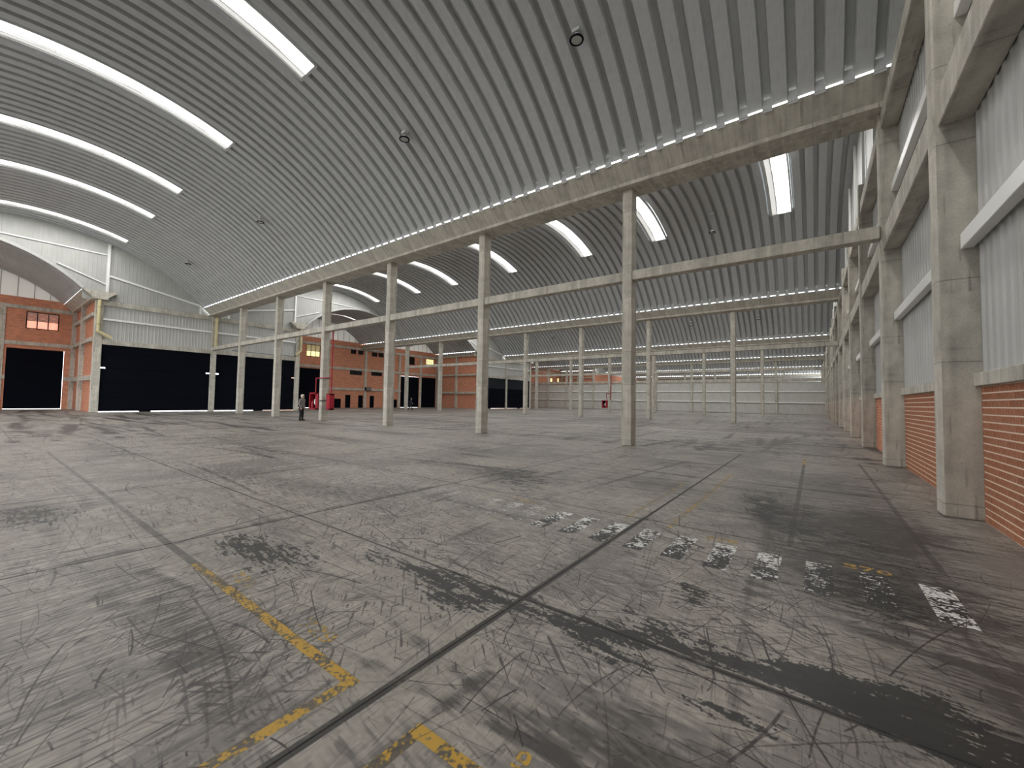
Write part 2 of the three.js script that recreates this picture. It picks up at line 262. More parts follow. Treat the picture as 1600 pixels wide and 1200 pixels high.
    const zs = per ? 0.5 : sst(-1.2, -3.2, x) * sst(-3.0, -1.2, z), along = fz * zs + (0.6 * sw + 0.4 * fx) * (1 - zs);   // tyre streaks run along z in the near left, along x elsewhere
    mix(sst(0.44, 0.74, 0.38 * n1 + 0.32 * n2 + 0.42 * along) * 0.6, 0.375, 0.36, 0.35);
    const tr = A[o + 2] / 255; if (tr > 0.01) mix(sst(0.16, 0.80, tr * (0.15 + 0.75 * along + 0.45 * n3 + 0.25 * n4)) * 0.85, 0.255, 0.243, 0.236);
    mix(sst(0.78, 0.90, n4) * sst(0.3, 0.6, n2) * 0.45, 0.28, 0.265, 0.255);
    const c1 = sst(0.35, 0.75, N(x + 7, z + 2, 0.9, LB)), c2 = sst(0.35, 0.75, N(x, z + 11, 1.1, LA));
    if (!per) { mix(sst(0.74, 0.86, fz) * (0.25 + 0.5 * zs) * 0.8, 0.32, 0.30, 0.295); mix(sst(0.77, 0.88, fx) * c2 * 0.6, 0.30, 0.28, 0.275); mix(sst(0.80, 0.89, fd) * c1 * 0.75, 0.27, 0.245, 0.245); mix(sst(0.81, 0.90, fe) * c2 * c1 * 0.8, 0.27, 0.245, 0.245); }
    const jd = B[o + 2] / 255; if (jd > 0.01) mix(Math.min(0.92, jd * (0.45 + 0.6 * n3 + 0.5 * n4)), 0.215, 0.205, 0.198);
    const zb = B[o + 1] / 255;
    if (zb > 0.01) {
      const far = sst(-4.3, -5.06, z), wear = 0.30 * vn(x * 24, z * 48, LB) + 0.30 * vn(x * 70, z * 110, LA) + 0.22 * n4 + 0.24 * n3, only = x > 0.7 && x < 0.95;
      if (zb > 0.9) mix(sst(0.16, 0.30, wear) * 0.95, 0.185, 0.185, 0.182); else mix(sst(0.4, 0.52, wear) * zb, 0.30, 0.295, 0.29);
      mix(sst(only ? 0.46 : 0.60, only ? 0.53 : 0.65, wear + 0.13 * far * (x < 0 ? 1 : 0.3)) * Math.min(0.95, zb * 1.1), 0.93, 0.925, 0.91);
    }
    const ye = B[o] / 255; if (ye > 0.01) { mix(0.55 * Math.min(1, ye * 1.4), 0.36, 0.32, 0.25); mix(sst(0.60, 0.76, ye * 0.40 + 0.22 * n3 + 0.22 * n4 + 0.16 * fx + 0.26 * vn(x * 75, z * 75, LA)) * 0.92, 0.79, 0.62, 0.22); }
    const ru = A[o] / 255; if (ru > 0.01) mix(sst(0.36, 0.54, ru * 0.90 + 0.34 * (n3 - 0.5) + 0.55 * (sw - 0.5) + 0.42 * (n4 - 0.5) + 0.3 * (n2 - 0.5) + 0.4 * (fx - 0.5) + (per ? 0 : 0.4 * (vn(x * 95, z * 95, LB) - 0.5))) * (0.84 + 0.12 * n2), 0.165, 0.168, 0.168);
    const st = A[o + 1] / 255; if (st > 0.01) mix(Math.min(0.92, st * (0.5 + 1.0 * n4)), 0.20, 0.18, 0.178);
    d[o] = Math.max(0, Math.min(1, r)) * 255; d[o + 1] = Math.max(0, Math.min(1, g)) * 255; d[o + 2] = Math.max(0, Math.min(1, b)) * 255; d[o + 3] = 255;
  }
  const t = new THREE.DataTexture(d, W, H); t.magFilter = THREE.LinearFilter; t.minFilter = THREE.LinearMipmapLinearFilter; t.generateMipmaps = true; t.colorSpace = THREE.SRGBColorSpace;
  if (tiled) t.wrapS = t.wrapT = THREE.RepeatWrapping; t.needsUpdate = true; return t;
}
const floorMat = map => new THREE.MeshPhysicalMaterial({ map, color: new THREE.Color(0.87, 0.87, 0.87), roughness: 0.46, specularIntensity: 0.65, side: THREE.DoubleSide });
const regions = [[-5.41, -1.85, -5.48, 0.32, 1256, 2048], [-1.85, 1.9, -5.48, 0.32, 1320, 2048], [-5.41, 1.9, -14.53, -5.48, 1660, 2048], [-19.65, -5.41, -5.48, 0.32, 2048, 1024], [-19.65, -5.41, -14.53, -5.48, 2048, 1300]]
  .map(([x0, x1, z0, z1, W, H]) => ({ x0, x1, z0, z1, mat: floorMat(floorTexture(x0, x1, z0, z1, W, H)) }));
seed = 55;
const tile = { strokes: [], bands: [] }, TS = 24.92;   // 7 x 3.56 m
for (let i = 0; i < 2600; i++) { const x = rr(0, TS), z = rr(0, TS), a = rnd() < 0.5 ? rr(-0.3, 0.3) : Math.PI / 2 + rr(-0.3, 0.3), L = 0.2 + 2.5 * rnd() * rnd(); tile.strokes.push([x, z, x + L * Math.cos(a) * 0.5, z + L * Math.sin(a) * 0.5 + rr(-0.08, 0.08), x + L * Math.cos(a), z + L * Math.sin(a), rr(0.01, 0.03), rr(0.15, 0.6)]); }
for (let i = 0; i < 420; i++) { const x = rr(0, TS), z = rr(0, TS), a = rnd() < 0.75 ? rr(-0.15, 0.15) : Math.PI / 2 + rr(-0.15, 0.15), L = rr(2, 9); tile.bands.push([x, z, x + L * Math.cos(a) * 0.5, z + L * Math.sin(a) * 0.5 + rr(-0.3, 0.3), x + L * Math.cos(a), z + L * Math.sin(a), rr(0.12, 0.6), rr(0.15, 0.5)]); }
const farMap = floorTexture(0, TS, 0, TS, 1800, 1800, tile); farMap.repeat.set(1 / TS, 1 / TS);
M.farFloor = floorMat(farMap);

const floor = struct('floor', 'scuffed grey concrete hall floor cut into slabs by dark joints', 'floor');
for (let a = 0; a < JX.length - 1; a++) for (let b = 0; b < JZ.length - 1; b++) {
  const x1 = JX[a] - (a ? 0.004 : 0), x0 = JX[a + 1] + 0.004, z1 = JZ[b] - 0.004, z0 = JZ[b + 1] + 0.004;
  const R = regions.find(r => (x0 + x1) / 2 > r.x0 && (x0 + x1) / 2 < r.x1 && (z0 + z1) / 2 > r.z0 && (z0 + z1) / 2 < r.z1);
  const g = box(x0, x1, -0.12, 0, z0, z1, 0.004), p = g.attributes.position, uv = g.attributes.uv;
  for (let i = 0; i < p.count; i++) uv.setXY(i, (p.getX(i) - R.x0) / (R.x1 - R.x0), (p.getZ(i) - R.z0) / (R.z1 - R.z0));
  part('slab', g, R.mat, floor);
}
part('far_slab', [box(XE - 0.4, FX0 - 0.006, -0.12, 0, FZ0 + 0.006, FZ1 - 0.006, 0.002), box(XE - 0.4, FX1, -0.12, 0, -136, FZ0 - 0.006, 0.002), box(XE - 0.4, FX1, -0.12, 0, FZ1 + 0.006, 10.4, 0.002)], M.farFloor, floor);
part('joint_sealer', box(FX0, FX1, -0.11, -0.004, FZ0, FZ1, 0.001), M.sealer, floor);
part('paving', box(-140, 80, -0.4, -0.13, -220, 90, 0.001), M.asphalt, struct('exterior_ground', 'pale paving outside the hall, seen as bright slivers under the doors', 'ground'));

// ------------------------------------------------------------------ roof vaults of ribbed arched sheets
const PITCH = 0.61, ARC = { half: 11.02, y0: 10.178, rise: 4.762 }, ARC2 = { half: 6.87, y0: 10.178, rise: 2.937 };
for (const a of [ARC, ARC2]) { a.R = (a.half * a.half + a.rise * a.rise) / (2 * a.rise); a.yc = a.y0 + a.rise - a.R; a.th = Math.asin(a.half / a.R); }
const SLOT = 0.21, PROFILE = [[0, SLOT], [0.085, SLOT], [0.125, 0], [0.485, 0], [0.525, SLOT], [PITCH, SLOT]];
function sheetGeo(a, t0, t1, segs) {   // one arched sheet, x from 0 to -PITCH; theta measured from the crown, positive toward -z
  const pos = [], nor = [], uv = [], idx = [];
  for (let k = 0; k + 1 < PROFILE.length; k++) {
    const [u0, h0] = PROFILE[k], [u1, h1] = PROFILE[k + 1], du = u1 - u0, dh = h1 - h0, l = Math.hypot(du, dh), nx = dh / l, nr = du / l;   // normal toward the inside
    const base = pos.length / 3;
    for (let s = 0; s <= segs; s++) {
      const t = t0 + (t1 - t0) * s / segs, sn = Math.sin(t), cs = Math.cos(t);
      for (const [u, h] of [[u0, h0], [u1, h1]]) { const r = a.R + h; pos.push(-u, a.yc + r * cs, -r * sn); nor.push(-nx, -nr * cs, nr * sn); uv.push(u / 1.22, t * a.R); }
    }
    for (let s = 0; s < segs; s++) { const b = base + s * 2; idx.push(b, b + 1, b + 2, b + 1, b + 3, b + 2); }
  }
  for (const t of [t0, t1]) if (Math.abs(Math.abs(t) - a.th) < 1e-6) for (const [u0, u1] of [[0, 0.125], [0.485, PITCH]]) {   // plates closing the slots at the eaves
    const sg = Math.sign(t), z = -(a.R - 0.02) * Math.sin(t), y0 = a.yc + a.R * Math.cos(t) - 0.14, y1 = a.yc + (a.R + SLOT) * Math.cos(t) + 0.1, b = pos.length / 3;
    for (const [u, y] of [[u0, y0], [u1, y0], [u1, y1], [u0, y1]]) { pos.push(-u, y, z); nor.push(0, 0, sg); uv.push(u / 1.22, y); }
    if (sg > 0) idx.push(b, b + 2, b + 1, b, b + 3, b + 2); else idx.push(b, b + 1, b + 2, b, b + 2, b + 3);
  }
  const g = new THREE.BufferGeometry(); g.setAttribute('position', new THREE.Float32BufferAttribute(pos, 3)); g.setAttribute('normal', new THREE.Float32BufferAttribute(nor, 3)); g.setAttribute('uv', new THREE.Float32BufferAttribute(uv, 2)); g.setIndex(idx); return g;
}
const SKY_K = [1, 14, 24, 37, 50, 60, 73], X0K = k => -0.395 - PITCH * k;
const TS0 = ARC.th * 6 / 15, full = sheetGeo(ARC, -ARC.th, ARC.th, 30), endA = sheetGeo(ARC, -ARC.th, -TS0, 9), endB = sheetGeo(ARC, TS0, ARC.th, 9);
function arcStrip(a, t0, t1, segs, xa, xb, dr, th) {   // a curved strip of thickness th, x from xa to xb, at radius R + dr
  const out = [], P = (x, t, r) => [x, a.yc + r * Math.cos(t), -r * Math.sin(t)], q = (A, B, C, D) => out.push(...A, ...B, ...C, ...A, ...C, ...D);
  for (let s = 0; s < segs; s++) {
    const u = t0 + (t1 - t0) * s / segs, v = t0 + (t1 - t0) * (s + 1) / segs, r = a.R + dr, R = r + th;
    q(P(xa, u, r), P(xa, v, r), P(xb, v, r), P(xb, u, r)); q(P(xa, u, R), P(xb, u, R), P(xb, v, R), P(xa, v, R));
    q(P(xa, u, r), P(xa, u, R), P(xa, v, R), P(xa, v, r)); q(P(xb, u, r), P(xb, v, r), P(xb, v, R), P(xb, u, R));
    if (!s) q(P(xa, u, r), P(xb, u, r), P(xb, u, R), P(xa, u, R)); if (s === segs - 1) q(P(xa, v, r), P(xa, v, R), P(xb, v, R), P(xb, v, r));
  }
  return soup(out);
}
const naveWord = ['', 'vault overhead', 'second vault', 'third vault', 'fourth vault', 'fifth vault', 'sixth vault'];
const paneSegs = [0, 1, 2, 3].map(i => [TS0 * (-1 + i / 2), TS0 * (-1 + (i + 1) / 2)]);
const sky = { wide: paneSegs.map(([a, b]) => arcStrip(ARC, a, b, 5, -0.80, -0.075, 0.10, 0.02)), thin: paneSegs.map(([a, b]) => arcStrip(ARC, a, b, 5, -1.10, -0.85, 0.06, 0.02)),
  frame: [merge([arcStrip(ARC, -TS0, TS0, 20, -0.85, -0.80, 0.02, 0.11), arcStrip(ARC, -TS0, TS0, 20, -0.075, 0, -0.01, 0.2), arcStrip(ARC, -TS0, TS0, 20, -1.22, -1.10, -0.01, 0.2), arcStrip(ARC, -TS0 - 0.006, -TS0, 1, -1.22, 0, -0.01, 0.2), arcStrip(ARC, TS0, TS0 + 0.006, 1, -1.22, 0, -0.01, 0.2)])] };
function skylight(n, s, label, group) {
  const t = top('skylight', label, 'skylight', { at: [X0K(SKY_K[s]), 0, NZ(n)], group });
  part('frame', sky.frame[0], M.cladding, t);
  const each = n <= 2 ? 1 : 2;
  for (let i = 0; i < 4; i++) { part('light_panel', sky.wide[i], M.skylight, t); part('glowing_side_frame', sky.thin[i], M.sideFrameGlow, t); }  // thin strip is the side frame, its lit look painted as glow
  for (let i = 0; i < 4; i += each) {
    const m = (paneSegs[i][0] + paneSegs[i + each - 1][1]) / 2, len = (paneSegs[i + each - 1][1] - paneSegs[i][0]) * ARC.R, r = ARC.R + (each > 1 ? -0.14 : 0.02);
    const L = new THREE.RectAreaLight(DAY, DAY_RADIANCE, 0.72, len * 0.985); L.up.set(0, 0, -1); L.name = 'skylight_daylight';
    L.position.set(-0.44, ARC.yc + r * Math.cos(m), -r * Math.sin(m)); t.add(L); t.updateMatrixWorld(true);
    L.lookAt(new THREE.Vector3(X0K(SKY_K[s]) - 0.44, ARC.yc, NZ(n)));
  }
}
for (let n = 1; n <= 6; n++) {
  const c = struct('ceiling', `arched ribbed galvanised sheet roof of the ${naveWord[n]}`, 'roof', { at: [0, 0, NZ(n)] });
  if (n <= 4) for (let k = -4; k <= 78; k++) {
    const cut = SKY_K.some(s => k === s || k === s + 1);
    if (cut) { part('roof_sheet', endA, M.roof, c, [X0K(k), 0, 0]); part('roof_sheet', endB, M.roof, c, [X0K(k), 0, 0]); } else part('roof_sheet', full, M.roof, c, [X0K(k), 0, 0]);
  } else {
    const far = full, all = []; for (let k = -4; k <= 78; k++) { const f = SKY_K.some(s => k === s || k === s + 1); for (const g of f ? [endA, endB] : [far]) { const h = g.clone(); h.translate(X0K(k), 0, 0); all.push(h); } }
    part('roof_sheeting', mergeGeometries(all), M.roof, c).userData.kind = 'stuff';
  }
  for (let s = 0; s < 7; s++) {
    if (n === 1 && s > 1) skylight(n, s, `${ORD[s - 2]} long curved skylight strip overhead, counted toward the dark doors`, 'skylights of the vault overhead');
    else if (n === 2) skylight(n, s, `curved skylight strip beyond the front columns, ${ORD[s]} from the brick-based wall`, 'skylights of the second vault');
    else if (n === 1) skylight(n, s, `curved skylight strip overhead, ${ORD[s]} from the brick-based wall, above the viewer`, 'skylights beside the brick-based wall');
    else skylight(n, s, `curved skylight strip of the ${naveWord[n]}, ${ORD[s]} from the brick-based wall`, `skylights of the ${naveWord[n]}`);
  }
}
const annexes = [[1.61, 'annex beyond the dark doors'], [-30.68, 'annex behind the fire-hose column'], [-46.53, 'annex with the two tall dark doorways'], [-78.82, 'last annex by the pale panel wall'], [-94.67, 'annex beyond the pale panel wall']];
const full2 = sheetGeo(ARC2, -ARC2.th, ARC2.th, 20), TA = ARC2.th * 3 / 10, endA2 = sheetGeo(ARC2, -ARC2.th, -TA, 7), endB2 = sheetGeo(ARC2, TA, ARC2.th, 7);
const annexSky = { pane: [0, 1].map(i => arcStrip(ARC2, TA * (i - 1), TA * i, 6, -0.54, -0.07, 0.1, 0.02)), frame: merge([arcStrip(ARC2, -TA, TA, 12, -0.07, 0, -0.01, 0.2), arcStrip(ARC2, -TA, TA, 12, -PITCH, -0.54, -0.01, 0.2)]) };
annexes.forEach(([zc, words]) => {
  const c = struct('ceiling', `lower arched ribbed sheet roof over the ${words}`, 'roof', { at: [0, 0, zc] });
  for (let k = 78; k <= 95; k++) { if (k === 86) { part('roof_sheet', endA2, M.roof, c, [X0K(k), 0, 0]); part('roof_sheet', endB2, M.roof, c, [X0K(k), 0, 0]); } else part('roof_sheet', full2, M.roof, c, [X0K(k), 0, 0]); }
  part('flashing', arcStrip(ARC2, -ARC2.th, ARC2.th, 30, X0K(78) - 0.02, X0K(78) + 0.03, -0.02, 0.22), M.cladding, c);
  const t = top('skylight', `short skylight strip in the roof of the ${words}`, 'skylight', { at: [X0K(86), 0, zc] });
  part('frame', annexSky.frame, M.cladding, t);
  for (const g of annexSky.pane) part('light_panel', g, M.skylight, t);
  const L = new THREE.RectAreaLight(DAY, DAY_RADIANCE, 0.47, 5.0); L.up.set(0, 0, -1); L.name = 'skylight_daylight'; L.position.set(-0.3, ARC2.yc + ARC2.R - 0.3, 0); t.add(L); t.updateMatrixWorld(true); L.lookAt(new THREE.Vector3(X0K(86) - 0.3, 0, zc));
});

// ------------------------------------------------------------------ concrete frame: columns, gutter beams, tie beams
const colGeo = box(-0.185, 0.185, 0, 9.45, -0.235, 0.235, 0.02);
const rowWord = ['', 'front column row', 'second column row', 'third column row'];
for (let k = 1; k <= 3; k++) for (let i = 0; i <= 5; i++) {
  const where = k === 1 && i === 3 ? 'freestanding concrete column carrying the red fire-hose cabinets and pipe' : k === 3 && i === 3 ? 'distant concrete column with a small red hose cabinet' : `freestanding concrete column of the ${rowWord[k]}, ${ORD[i]} from the brick-based wall`;
  const t = top('concrete_column', where, 'column', { at: [CX(i), 0, RZ(k)], group: `columns of the ${rowWord[k]}`, kind: 'thing' });
  part('shaft', colGeo, M.concrete, t);
}
const gutterPts = [[-0.48, 9.45], [0.48, 9.45], [0.48, 9.60], [1.04, 10.11], [0.94, 10.11], [0.40, 9.68], [-0.40, 9.68], [-0.94, 10.11], [-1.04, 10.11], [-0.48, 9.60]];
const gutter = (x0, x1) => slabX(shapeOf(gutterPts), x0, x1);
const lipGeo = (x0, x1) => merge([box(x0, x1, 9.45, 9.56, 0.478, 0.515, 0.008), box(x0, x1, 9.45, 9.56, -0.515, -0.478, 0.008)]);
const rowName = ['row behind the viewer', 'front column row', 'second column row', 'third column row', 'pale panel wall', 'row beyond the pale panel wall', 'farthest row'];
for (let k = 0; k <= 6; k++) {
  const t = top('gutter_beam', `concrete trough-shaped roof gutter beam along the top of the ${rowName[k]}`, 'beam', { at: [0, 0, RZ(k)], kind: 'structure' });
  part('trough', gutter(k === 2 || k === 4 ? XE : XL - 0.1, XR + 0.05), M.concrete, t); part('lip', lipGeo(k === 2 || k === 4 ? XE : XL - 0.1, 1.45), M.concrete, t);
  if (k >= 1 && k <= 3 || k === 5) {
    for (let i = -1; i <= 5; i++) {   // one cast span between each pair of supports
      const b = top('tie_beam', `slender concrete tie beam span along the ${rowName[k]}, ${ORD[i + 1]} from the brick-based wall`, 'beam', { at: [0, 0, RZ(k)], kind: 'structure', group: `tie beam spans of the ${rowName[k]}` });
      part('span', box(i === 5 ? XL + 0.005 : CX(i + 1) + 0.186, i < 0 ? 1.45 : CX(i) - 0.186, 6.04, 6.38, -0.16, 0.20, 0.012), M.concrete, b);
    }
  }
}
for (const i of [0, 1, 2, 3, 4, 5]) { const t = top('concrete_column', `concrete column beyond the pale panel wall, ${ORD[i]} from the brick-based wall`, 'column', { at: [CX(i), 0, RZ(5)], group: 'columns beyond the pale panel wall', kind: 'thing' }); part('shaft', colGeo, M.concrete, t); }
for (const x of [-53.3]) { const t = top('concrete_column', 'concrete column between the two annexes behind the front columns', 'column', { at: [x, 0, RZ(2)], kind: 'thing' }); part('shaft', colGeo, M.concrete, t); }

// ------------------------------------------------------------------ right-hand wall: brick base, engaged columns, beams, purlins, cladding
function ribbed(len, h, step = 0.25, dep = 0.022) {   // sheet in the (-z, y) plane facing -x, ribs upright
  const out = [], n = Math.max(1, Math.round(len / step)), s = len / n;
  for (let k = 0; k < n; k++) { const p = [[0, 0], [0.62, 0], [0.72, dep], [0.90, dep], [1, 0]]; for (let i = 0; i < 4; i++) { const za = -(k + p[i][0]) * s, zb = -(k + p[i + 1][0]) * s, xa = -p[i][1], xb = -p[i + 1][1]; out.push(xa, 0, za, xb, h, zb, xb, 0, zb, xa, 0, za, xa, h, za, xb, h, zb); } }
  return soup(out);
}
const wr = struct('wall_right', 'side wall of brick base, concrete columns and beams with ribbed grey metal cladding above', 'wall');
const BAY = 6.0175, RC = j => -8.575 - BAY * j, capGeo = box(1.79, 2.06, 1.86, 2.04, -BAY + 0.185, -0.185, 0.01), midGeo = box(1.505, 1.86, 5.70, 6.22, -BAY + 0.185, -0.185, 0.012), topGeo = box(1.505, 1.86, 9.03, 9.45, -BAY + 0.185, -0.185, 0.012);
const purGeo = box(1.70, 1.83, 0, 0.22, -BAY + 0.185, -0.185, 0.006), rcolGeo = box(1.455, 1.90, 0, 10.2, -0.185, 0.185, 0.025), sheetLow = ribbed(BAY, 3.9), sheetMid = ribbed(BAY, 3.6), brickPanel = box(1.86, 2.08, 0, 1.86, -BAY, 0, 0.002), mortarPanel = box(1.865, 2.08, 0, 1.86, -BAY, 0, 0.002);
for (let j = -3; j <= 20; j++) {
  const z = RC(j);
  part('column', rcolGeo, M.concrete, wr, [0, 0, z]);
  if (j === 20) break;
  part('cap_beam', capGeo, M.concrete, wr, [0, 0, z]); part('beam', midGeo, M.concrete, wr, [0, 0, z]); part('upper_beam', topGeo, M.concrete, wr, [0, 0, z]);
  part('purlin', purGeo, M.white, wr, [0, 3.82, z]); part('purlin', purGeo, M.white, wr, [0, 7.25, z]);
  part('cladding_sheet', sheetLow, M.cladding, wr, [1.88, 2.04, z]); part('cladding_sheet', sheetMid, M.cladding, wr, [1.885, 5.85, z]);
  part('brick_base', j === -1 || j === 0 ? mortarPanel : brickPanel, j === -1 || j === 0 ? M.mortar : M.brickwall, wr, [0, 0, z]);
}
{ // bricks one by one where the photograph tells them apart, the rest of those two bays joined
  const BL = 0.30, BH = 0.0979, J = 0.018, rest = [], bg = box(1.858, 1.93, J * 0.5, BH - J * 0.5, -BL + 0.004, -0.004, 0.004), half = box(1.858, 1.93, J * 0.5, BH - J * 0.5, -BL / 2 + 0.004, -0.004, 0.004);
  seed = 9; let n = 0;
  for (let r = 0; r < 19; r++) {
    let z = RC(-1), first = r % 2; const end = RC(1);
    while (z - (first ? BL / 2 : BL) > end - 0.12) {
      const g = first ? half : bg, l = first ? BL / 2 : BL, dx = rr(-0.002, 0.002);
      if (z < -4.7 && z > -8.65 && n < 290) { part('brick', g, M.bricks[Math.floor(rnd() * 4)], wr, [dx, r * BH, z]); n++; }
      else { const h = g.clone(); h.translate(dx, r * BH, z); rest.push(h); rnd(); }
      z -= l; first = 0;
    }
  }
  part('brickwork', mergeGeometries(rest), M.bricks[0], wr).userData.kind = 'stuff';
}
const arcPts = (a, zc, dr, n = 24, t0 = -a.th, t1 = a.th) => Array.from({ length: n + 1 }, (_, i) => { const t = t0 + (t1 - t0) * i / n; return [zc - (a.R + dr) * Math.sin(t), a.yc + (a.R + dr) * Math.cos(t)]; });
for (let n = 1; n <= 6; n++) {
  const a = arcPts(ARC, NZ(n), 0.16); part('gable_sheet', slabX(shapeOf([[NZ(n) + 12, 9.4], ...a, [NZ(n) - 12, 9.4]]), 1.88, 1.93), M.gable, wr);
  for (const z of [-8, -4, 0, 4, 8]) part('gable_post', box(1.74, 1.84, 9.45, ARC.yc + Math.sqrt(ARC.R * ARC.R - z * z) - 0.03, NZ(n) + z - 0.06, NZ(n) + z + 0.06, 0.005), M.white, wr);
}

// ------------------------------------------------------------------ left: door walls between the annexes, gables above
const wl = struct('wall_left', 'grey sheet wall with concrete frame above and between the tall dark doors', 'wall');
function doorWall(zc) {
  const z0 = zc - 8.45, z1 = zc + 8.45;
  for (const [a, b] of [[zc + 7.94, z1], [zc - 0.23, zc + 0.23], [z0, zc - 7.94]]) part('column', box(XL - 0.42, XL, 0, 9.45, a, b, 0.02), M.concrete, wl);
  for (const s of [-1, 1]) {
    const a = zc + (s > 0 ? 0.23 : -7.94), b = zc + (s > 0 ? 7.94 : -0.23);
    part('lintel', box(XL - 0.36, XL - 0.04, 5.72, 6.10, a, b, 0.012), M.concrete, wl);
    part('upper_beam', box(XL - 0.36, XL - 0.06, 9.02, 9.45, a, b, 0.012), M.concrete, wl);
    part('purlin', box(XL - 0.20, XL - 0.06, 7.78, 7.94, a, b, 0.006), M.white, wl);
    part('cladding_sheet', ribbed(b - a, 2.95), M.cladding, wl, [XL - 0.22, 6.1, b]).scale.x = -1;
  }
}
doorWall(RZ(1)); doorWall(RZ(3)); part('column', colGeo, M.concrete, wl, [CX(6), 0, RZ(2)]);
for (let n = 1; n <= 5; n++) {   // gable between the big vault and the annex arch
  const s = n % 2 ? 1 : -1, zc = NZ(n), za = annexes[n - 1][0];
  const big = arcPts(ARC, zc, 0.16), small = arcPts(ARC2, za, 0.0);
  const e = s > 0 ? [[zc + 12.03, 9.4], ...big, [zc - 12.03, 9.4]] : [[zc + 12.03, 9.4], ...big, [zc - 12.03, 9.4]];
  const lower = s > 0 ? [[za - 6.93, 9.4], ...small.slice().reverse(), [za + 6.93, 9.4]] : [[za - 6.93, 9.4], ...small.slice().reverse(), [za + 6.93, 9.4]];
  part('gable_sheet', slabX(shapeOf([...e, ...lower]), XL - 0.27, XL - 0.22), M.gable, wl);
  const edge = za - s * 8.36, row = zc - s * 12.03, P = (z, y) => [XL - 0.16, y, z];
  part('gable_post', box(XL - 0.22, XL - 0.08, 9.45, ARC.yc + Math.sqrt(ARC.R ** 2 - (edge - zc) ** 2) - 0.02, edge - 0.09, edge + 0.09, 0.006), M.white, wl);
  part('gable_rail', bar(P(edge - s * 0.1, 11.6), P(row + s * 1.25, 10.3), 0.1, 0.16), M.white, wl);
  part('gable_rail', bar(P(edge, 13.35), P(zc + s * 5.5, 13.35), 0.1, 0.09), M.white, wl);
  part('gable_rail', bar(P(edge, 10.8), P(edge + s * 2.9, 11.9), 0.1, 0.08), M.white, wl);
  part('gable_post', box(XL - 0.22, XL - 0.10, 9.45, 10.35, row + s * 1.2 - 0.07, row + s * 1.2 + 0.07, 0.006), M.white, wl);
}
part('closing_wall', box(XL - 0.4, XL - 0.2, 0, 9.5, -136, -102.5, 0.01), M.brickwall, wl);
for (const n of [6]) part('gable_sheet', slabX(shapeOf([[NZ(n) + 12.03, 9.4], ...arcPts(ARC, NZ(n), 0.16), [NZ(n) - 12.03, 9.4]]), XL - 0.27, XL - 0.22), M.gable, wl);
// tall dark sectional doors
const doorLabels = ['tall dark sectional door between the downpipe corner and the front row end', 'tall dark sectional door behind the front columns and the standing man', 'far dark sectional door with paler top sections, next to the brick panel wall', 'far dark sectional door with paler top sections, next to the pale panel wall'];
[[RZ(1), 1], [RZ(1), -1], [RZ(3), 1], [RZ(3), -1]].forEach(([zc, s], n) => {
  const d = struct(`door_${n + 1}`, doorLabels[n], 'door'), a = zc + (s > 0 ? 0.23 : -7.94), b = zc + (s > 0 ? 7.94 : -0.23), H = 5.70 / 9;
  for (let i = 0; i < 9; i++) {
    const y0 = i ? i * H : 0.085, cut = i === 5 && n < 2;
    part('panel', box(XL - 0.20 - 0.02 * (i % 2), XL - 0.14 - 0.02 * (i % 2), y0 - (i ? 0.012 : 0), (i + 1) * H + (cut ? -0.11 : 0.012), a + 0.004, b - 0.004, 0.008), n > 1 && i > 5 ? M.doorLight : M.door, d);
    if (cut) part('panel_strip', box(XL - 0.20, XL - 0.14, (i + 1) * H - 0.115, (i + 1) * H + 0.006, a + 0.30, b - 0.30, 0.004), M.door, d);
  }
  part('bottom_seal', box(XL - 0.19, XL - 0.15, 0.0, 0.085, s > 0 ? b - 3.4 : a + 3.2, s > 0 ? b - 2.6 : a + 4.1, 0.004), M.black, d);
});

